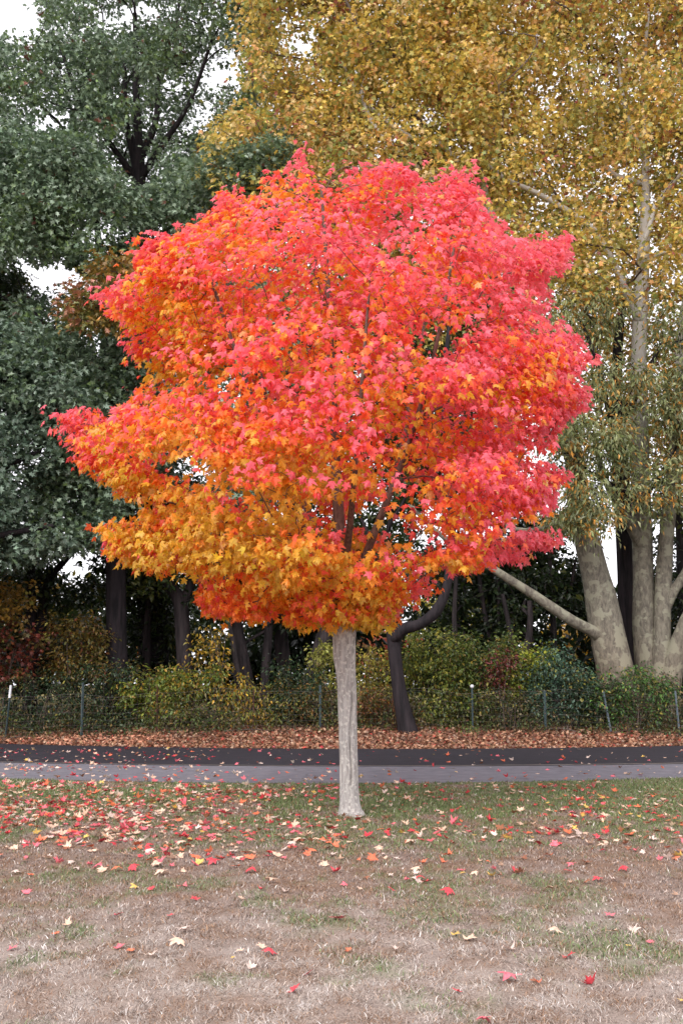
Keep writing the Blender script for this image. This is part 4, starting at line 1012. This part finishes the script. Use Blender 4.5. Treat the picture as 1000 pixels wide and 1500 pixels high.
# ------------------------------------------------------------------ fence
FY = 28.0
def fence():
    root = empty('wire_fence', (0, FY, float(ground_z(0, FY))), 'low wire fence on thin steel posts along the edge of the wood', 'fence')
    def zg(x): return float(ground_z(x, FY))
    def post(px, top, mat, r, lean=0.0, label=None, cap=None):
        x = (px - 500) / FPX * FY / 1.02; z0 = zg(x); t = P(px + lean, top, FY)
        mb = MB(); d = np.array([t[0] - x, 0, t[2] - z0])
        # star-shaped steel post: a web with a flange
        n = 2; a = np.array([x, FY, z0 - 0.05]); b = a + d + np.array([0, 0, .05])
        for k, (ox, oy, hx, hy) in enumerate(((0, 0, r, .006), (0, -.024, .007, .02))):
            v = []
            for q in (a, b):
                for sx, sy in ((-1,-1),(1,-1),(1,1),(-1,1)): v.append((q[0] + ox + sx * hx, q[1] + oy + sy * hy, q[2]))
            mb.add(v, np.array([(0,3,2,1),(4,5,6,7),(0,1,5,4),(1,2,6,5),(2,3,7,6),(3,0,4,7)]))
        for s in np.arange(.15, .95, .12):
            c = a * (1 - s) + b * s; mb.box((c[0] - .012, FY - .060, c[2] - .012), (c[0] + .012, FY - .0465, c[2] + .012))
        o = link('post', mb.mesh('post', False), mat, root)
        if label: o['label'] = label
        if cap == 'white':
            mb = MB(); c = a * .22 + b * .78
            for q0, q1 in ((c, b),):
                v = []
                for q in (q0, q1 + np.array([0,0,.005])):
                    for sx, sy in ((-1,-1),(1,-1),(1,1),(-1,1)): v.append((q[0] + sx * (r + .006), q[1] + sy * .012 - (0.05 if sy < 0 else 0), q[2]))
                mb.add(v, np.array([(0,3,2,1),(4,5,6,7),(0,1,5,4),(1,2,6,5),(2,3,7,6),(3,0,4,7)]))
            link('painted_tip', mb.mesh('painted_tip', False), M_post_white, o)
        if cap == 'ball':
            mb = MB(); th = np.linspace(0, math.pi, 9)
            mb.tube(np.column_stack([np.full(9, b[0]), np.full(9, b[1]), b[2] + .05 - .055 * np.cos(th)]), .055 * np.sin(th) + .003, 12)
            link('finial', mb.mesh('finial'), M_post_white, o)
    post(11, 1004, M_post_green, .022, 6, 'dark post with a white-painted top', 'white')
    post(122, 1000, M_post_green, .034)
    post(231, 1006, M_rust, .016)
    post(372, 1010, M_rust, .018)
    post(469, 1004, M_post_green, .034)
    post(575, 1012, M_rust, .016)
    post(691, 1008, M_post_green, .026, 0, 'green post topped by a small pale ball', 'ball')
    post(797, 1012, M_post_green, .034)
    post(893, 1013, M_post_grey, .026, -10, 'grey post leaning to the left')
    post(992, 1012, M_post_grey, .024, -4)
    post(1105, 1010, M_post_green, .030); post(-95, 1008, M_post_green, .030)
    mb = MB(); xs = np.arange(-12.5, 12.6, 0.16)
    def wire(p, r=.0022):
        mb.tube(p, r, 3, False)
    zt = lambda x: zg(x) + 1.17 + 0.05 * math.sin(x * 1.3) + 0.03 * math.sin(x * 3.1)
    for k, h in enumerate((.04, .16, .28, .42, .58, .76, .94, 1.0)):
        p = [(x, FY + .012 + .01 * math.sin(x * 2 + k), zg(x) + (zt(x) - zg(x)) * h) for x in xs]
        wire(np.array(p), .0028 if k == 7 else .0018)
    for x in np.arange(-12.5, 12.5, .18):
        x2 = x + R.normal() * .01
        wire(np.array([(x2, FY + .014, zg(x) + .03), (x2 + R.normal() * .008, FY + .02, (zg(x) + zt(x)) / 2), (x2, FY + .014, zt(x))]), .0015)
    link('wire_mesh', mb.mesh('wire_mesh', False), M_wire, root)
fence()

# a few dead branches lying in the leaves along the fence
def dead_branch(label, a, b, r, seed):
    rg = np.random.default_rng(seed)
    a = np.array([(a[0] - 500) / FPX * a[1] / 1.02, a[1], 0.]); b = np.array([(b[0] - 500) / FPX * b[1] / 1.02, b[1], 0.])
    n = 9; p = a + (b - a) * np.linspace(0, 1, n)[:, None] + rg.normal(size=(n, 3)) * .025
    p[:, 2] = ground_z(p[:, 0], p[:, 1]) + r + .05 + .05 * np.sin(np.linspace(0, 3, n))
    mb = MB(); mb.tube(p, np.linspace(r, r * .35, n), 6)
    for k in (3, 5):
        e = p[k] + np.array([rg.normal() * .2, rg.normal() * .1, .12]); mb.tube(np.array([p[k], (p[k] + e) / 2 + [0, 0, .03], e]), [r * .5, r * .4, r * .15], 5)
    tag(link('fallen_branch', mb.mesh('fallen_branch'), M_twig), label, 'branch', 'fallen branches along the fence')
dead_branch('pale fallen branch under the blue-green bush by the fence', (800, 28.2), (845, 27.7), .035, 1)
dead_branch('fallen stick by the foot of the leaning fence post', (898, 27.7), (925, 28.2), .02, 2)
dead_branch('thin fallen stick beside the white-topped fence post', (14, 27.7), (52, 27.9), .018, 3)
dead_branch('fallen stick under the yellow saplings by the thin rusty post', (330, 27.8), (405, 27.7), .02, 4)

# ------------------------------------------------------------------ dead leaves
def litter_leaves(name, x, y, lift, size, cols, label, cat, tmpl=T_MAPLE, tilt=.35, seed=1):
    rg = np.random.default_rng(seed); n = len(x)
    pos = np.stack([x, y, ground_z(x, y) + lift], -1); a = rg.uniform(0, 2 * math.pi, n)
    tip = norm(np.stack([np.cos(a), np.sin(a), rg.normal(size=n) * tilt * .6], -1))
    nor = norm(np.stack([rg.normal(size=n) * tilt, rg.normal(size=n) * tilt, np.ones(n)], -1))
    o = link(name, leaves_mesh(name, tmpl, pos, tip, nor, size, rg.normal(size=n) * 1.4, cols), M_litter)
    return tag(o, label, cat, kind='stuff')
rg = np.random.default_rng(5)
def litter_bank():
    n = 42000
    y = rg.uniform(24.6, 29.6, n); x = rg.uniform(-1, 1, n) * (0.38 * y + 2.5)
    k = (y > E_far(x) - 0.05 + np.abs(rg.normal(size=n)) * 0.12) ; x, y = x[k], y[k]; n = len(x)
    pal = np.array([lin(c) for c in [(158,110,86),(178,136,108),(138,90,72),(112,80,68),(196,160,134),(172,74,64),(94,70,60),(148,122,106)]])
    ci = rg.choice(8, n, p=[.22,.18,.18,.12,.11,.05,.08,.06]); c = pal[ci] * rg.normal(1, .2, n).clip(.5, 1.5)[:, None]
    left = (x < -5) & (rg.random(n) < .25); c[left] = lin((226,160,130)) * rg.uniform(.7, 1.1, left.sum())[:, None]
    litter_leaves('leaf_litter', x, y, .01 + rg.random(n) * .07 * sstep(25, 26.4, y), (.09 * rg.uniform(.55, 1.35, n)), c, 'deep drift of brown and russet dead leaves along the fence', 'leaves', T_LOBE, .75, 3)
litter_bank()
FALL = dict(red=(206,66,76), rose=(224,108,120), orange=(222,116,82), cream=(222,186,162), yellow=(216,178,96), brown=(146,94,70), pale=(212,190,178))
def fall_field():
    """positions of all small fallen leaves, as density falls away from the maple to the right and to the camera"""
    xs, ys, cs = [], [], []
    n = 30000
    y = rg.uniform(5, 25.1, n); x = rg.uniform(-1, 1, n) * (.38 * y + 1.5)
    u = x / (.36 * y)
    dens = sstep(7.2, 11.5, y) * (1 - sstep(15.8, 16.6, y) * .82) * (0.42 + .58 * sstep(.5, -1.0, u)) + .006 + .9 * sstep(10, 12, y) * sstep(.1, -.9, u) * (y < 16.4)
    dens *= (0.45 + 1.1 * sstep(.35, .65, fbm(np.stack([x, y], -1), 1.2, 55)))
    dens *= np.where(y > 16.3, 1.1 + 2.2 * sstep(0.1, -1, u), 1)
    k = rg.random(n) < dens * .44
    return x[k], y[k]
fx, fy = fall_field()
names = list(FALL); u = fx / (.36 * fy)
pr = np.array([.16,.19,.13,.28,.03,.08,.13]); pr_r = np.array([.20,.13,.12,.24,.05,.16,.10])
ci = np.where(u < 0, rg.choice(7, len(fx), p=pr / pr.sum()), rg.choice(7, len(fx), p=pr_r / pr_r.sum()))
# individual leaf meshes: seven colours, three shapes
M_fallen = {}
leafmesh = {}
for nm, c in FALL.items():
    m, nt, b = nodemat('fallen_leaf_' + nm)
    N, L = nt.nodes, nt.links
    geo = N.new('ShaderNodeNewGeometry'); nz = N.new('ShaderNodeTexNoise'); nz.inputs['Scale'].default_value = 35; nz.inputs['Detail'].default_value = 4
    L.new(geo.outputs['Position'], nz.inputs['Vector'])
    cr = N.new('ShaderNodeValToRGB'); cr.color_ramp.elements[0].position = .3; cr.color_ramp.elements[1].position = .7
    cr.color_ramp.elements[0].color = (*(lin(c) * .72), 1); cr.color_ramp.elements[1].color = (*np.clip(lin(c) * 1.2 + .01, 0, .9), 1)
    L.new(nz.outputs['Fac'], cr.inputs[0]); L.new(cr.outputs[0], b.inputs['Base Color']); b.inputs['Roughness'].default_value = .55
    b.inputs['Specular IOR Level'].default_value = .35
    M_fallen[nm] = m
    for shape in range(3):
        o2, _ = T_MAPLE
        outl = [(-o2[i][0], o2[i][1]) for i in range(len(o2) - 1)]
        # refine: ring at half radius for a real curl, plus a stalk
        cen = np.array([0, .32]); ring = np.array(outl); mid = cen + (ring - cen) * .5; nn = len(ring)
        v2 = np.vstack([ring, mid, [cen]])
        curl = (0.55, -0.6, 0.9)[shape]; r2 = ((v2 - cen) ** 2).sum(1)
        z = curl * r2 * .55 + .10 * np.sin(v2[:, 0] * 5 + shape * 2) + (.25 * np.abs(v2[:, 0]) if shape == 2 else 0)
        z -= z.min() * 1.0
        v = np.column_stack([v2 - cen, z])
        f = []
        for i in range(nn):
            j = (i + 1) % nn
            f += [(i, j, nn + j), (i, nn + j, nn + i), (nn + i, nn + j, 2 * nn)]
        k0 = len(v); st = np.array([[-.012, -.32, z[0]], [.012, -.32, z[0]], [.09, -.62, z[0] + .05], [.07, -.63, z[0] + .05], [.0, -.32, z[0] + .02], [.08, -.62, z[0] + .07]])
        f += [(k0, k0 + 1, k0 + 2), (k0, k0 + 2, k0 + 3), (k0 + 1, k0 + 4, k0 + 5), (k0 + 1, k0 + 5, k0 + 2), (k0 + 4, k0, k0 + 3), (k0 + 4, k0 + 3, k0 + 5)]
        me = make_mesh('fallen_leaf', np.vstack([v, st]), np.array(f), smooth=False)
        me.materials.append(m)
        leafmesh[nm, shape] = me
def lone(px, py, nm, wpx, label, shape=0, grp='fallen maple leaves on the lawn', rot=None, tilt=.2, world=None, nm_obj='fallen_leaf'):
    g = G(px, py, .015) if world is None else world
    o = bpy.data.objects.new(nm_obj, leafmesh[nm, shape]); scene.collection.objects.link(o)
    y = g[1]
    z = float(ground_z(g[0], y))
    if y > float(E_near(g[0])): z = max(z, .008 if y < float(E_mid(g[0])) else .012)
    o.location = (g[0], y, z + .012)
    s = wpx * y / FPX / 1.2 if wpx else .082 * rg.uniform(.5, 1.3)
    o.scale = (s, s, s)
    o.rotation_euler = (rg.normal() * tilt, rg.normal() * tilt, rg.uniform(0, 6.28) if rot is None else rot)
    tag(o, label, 'leaf', grp)
    return o
FG = [(394,1394,'red',24,'bright red fallen leaf overlapping a cream one in the near grass left of centre',1),(383,1385,'cream',17,'cream leaf partly under the bright red leaf left of centre in the near grass',0),
 (260,1382,'cream',30,'large cream fallen leaf curled upward in the near grass at left',1),(223,1398,'pale',17,'small whitish leaf just left of the large curled cream leaf',2),
 (352,1391,'cream',13,'rounded cream leaf left of the overlapping red and cream pair',0),(341,1401,'yellow',8,'tiny yellowish leaf scrap left of the overlapping pair',0),
 (368,1415,'pale',17,'pale leaf lying below the overlapping red and cream pair',2),(432,1447,'red',25,'flat dark red leaf nearest the camera left of centre',0),
 (741,1434,'rose',38,'largest rose-pink leaf in the near grass at right',1),(786,1438,'orange',15,'small orange-red curled leaf right of the largest rose-pink leaf',2),
 (668,1450,'red',18,'small red leaf left of and below the largest rose-pink leaf',0),(708,1495,'rose',26,'pink leaf cut by the bottom edge of the photo',1),
 (745,1391,'pale',25,'pale leaf curled into a bowl above the largest rose-pink leaf',2),(667,1368,'yellow',16,'yellow leaf touching a cream one above centre of the right near grass',0),
 (687,1375,'cream',23,'cream leaf touching the yellow one at right of the near grass',0),(812,1365,'cream',22,'pinkish cream leaf by the green tuft at right',1),
 (897,1364,'cream',20,'cream leaf just above the bright green tuft at right',0),(833,1403,'red',23,'red-pink leaf left of the bright green tuft',0),
 (578,1387,'pale',13,'white and red curled leaf alone in the middle of the near grass',2),(510,1389,'orange',12,'small orange leaf scrap in the middle of the near grass',0),
 (20,1386,'rose',19,'pink leaf near the left edge of the near grass',0),(100,1352,'cream',17,'cream leaf with upturned points at left of the near grass',2),
 (91,1371,'pale',19,'whitish leaf below the upturned cream leaf at left',0),(83,1365,'orange',12,'orange leaf scrap beside the whitish leaf at left',0),
 (175,1386,'rose',17,'pink leaf between the whitish leaf and the large curled cream one',0),(192,1391,'orange',14,'orange scrap right beside the pink leaf at left',0),
 (272,1363,'pale',25,'pale narrow leaf above the large curled cream leaf',1),(250,1341,'red',12,'small red leaf above the pale narrow one',0),
 (174,1340,'rose',17,'pale pink leaf alone in brown grass at left',0),(286,1318,'red',16,'deep red leaf in brown grass left of the maple trunk line',0),
 (40,1307,'rose',16,'pink leaf near the left edge above the cream pair',0),(353,1317,'cream',14,'cream and orange leaf right of the deep red one',0),
 (196,1299,'yellow',16,'mustard yellow leaf in the middle left of the lawn',1),(222,1302,'red',14,'red leaf right beside the mustard yellow leaf',0),
 (272,1298,'rose',24,'wide rose leaf right of the mustard yellow one',0),(655,1307,'red',24,'wide red leaf in brown grass right of the maple trunk',1),
 (573,1303,'red',14,'small crimson leaf below and right of the maple trunk',0),(415,1305,'pale',17,'white leaf with a red neighbour below the maple trunk',2),
 (383,1302,'red',13,'small red leaf left of the white leaf below the trunk',2),(367,1275,'red',21,'crimson leaf below left of the maple trunk',1),
 (196,1272,'red',22,'bright crimson leaf with an orange one behind it at middle left',1),(237,1278,'cream',24,'cream and orange leaf right of the bright crimson leaf',1),
 (292,1262,'yellow',18,'lemon yellow leaf beside a pair of crimson ones',0),(312,1262,'red',24,'crimson leaf right beside the lemon yellow leaf',1),
 (675,1276,'rose',14,'pink leaf alone right of the trunk in patchy grass',0),(831,1276,'red',13,'red leaf in brown grass toward the right edge',0),
 (900,1289,'pale',20,'whitish leaf with pointed lobes toward the right edge',2),(806,1303,'cream',22,'long cream leaf lying by a green tuft at right of the lawn',1),
 (742,1228,'yellow',18,'yellow leaf among green grass well right of the trunk',0),(600,1235,'cream',22,'cream leaf right of the maple trunk foot',1),
 (780,1436,'brown',10,'brown scrap beside the small orange-red curled leaf',0),(1000,1466,'yellow',16,'pale yellow leaf cut by the right edge low in the photo',0),
 (952,1379,'rose',12,'faint pink leaf right of the cream leaf near the green tuft',0),(920,1385,'yellow',9,'small yellow leaf inside the bright green tuft at right',0),
 (893,1341,'rose',18,'faint rose leaf above the green tuft at right',0),(545,1258,'orange',22,'orange leaf just below right of the maple trunk foot',0),(475,1266,'cream',16,'cream leaf just left of and below the maple trunk foot',0)]
for px, py, nm, w, lab, sh in FG: lone(px, py, nm, w, lab, sh)
lead = np.array([G(q[0], q[1])[:2] for q in FG])
dm = np.min(np.hypot(fx[:, None] - lead[None, :, 0], fy[:, None] - lead[None, :, 1]), axis=1)
near = (fy < 9.6) & (dm < .12)
vis = (np.abs(fx) < .362 * fy)
order = np.argsort(np.where(near | ~vis, 99, fy))
NI = 240
chosen = [i for i in order[:NI] if not near[i]]
def zone(x, y):
    u = x / (.357 * y)
    col = ('at the left edge', 'in the left part', 'left of centre', 'right of centre', 'in the right part', 'at the right edge')[int(np.clip((u + 1) * 3, 0, 5))]
    if y > float(E_near(x)): return 'on the grey footpath ' + col if y < float(E_mid(x)) else 'on the dark road ' + col
    row = 'lowest straw grass' if y < 6.2 else 'near straw grass' if y < 7.4 else 'brown grass' if y < 8.6 else 'middle lawn' if y < 9.6 else 'lawn before the trunk' if y < 10.6 else 'lawn by the trunk'
    return 'on the ' + row + ' ' + col
CN = dict(red='red', rose='rose-pink', orange='orange', cream='cream', yellow='yellow', brown='dull brown', pale='whitish')
for i in chosen:
    nm = names[ci[i]]; sh = int(rg.integers(3))
    o = lone(0, 0, nm, 0, 'leaf', sh, 'fallen maple leaves on the lawn', world=(fx[i], fy[i]), tilt=.25)
    sw_ = 'tiny' if o.scale[0] < .055 else 'small' if o.scale[0] < .070 else 'medium' if o.scale[0] < .084 else 'large' if o.scale[0] < .097 else 'big'
    o['label'] = '%s %s %s fallen leaf %s' % (sw_, ('cupped', 'domed', 'folded')[sh], CN[nm], zone(fx[i], fy[i]))
rest = np.setdiff1d(np.arange(len(fx)), np.array(list(chosen) + list(np.where(near)[0])))
onpath = fy[rest] > E_near(fx[rest])
cc_ = np.array([lin(FALL[names[c]]) for c in ci[rest]]) * rg.normal(1, .15, len(rest)).clip(.6, 1.3)[:, None]
lift = np.where(onpath, .05 - .0, .012) + rg.random(len(rest)) * .015
litter_leaves('fallen_leaves', fx[rest], fy[rest], lift, .084 * rg.uniform(.5, 1.35, len(rest)), cc_, 'red, orange and cream maple leaves strewn over the lawn and paths', 'leaves', T_MAPLE, .3, 9)
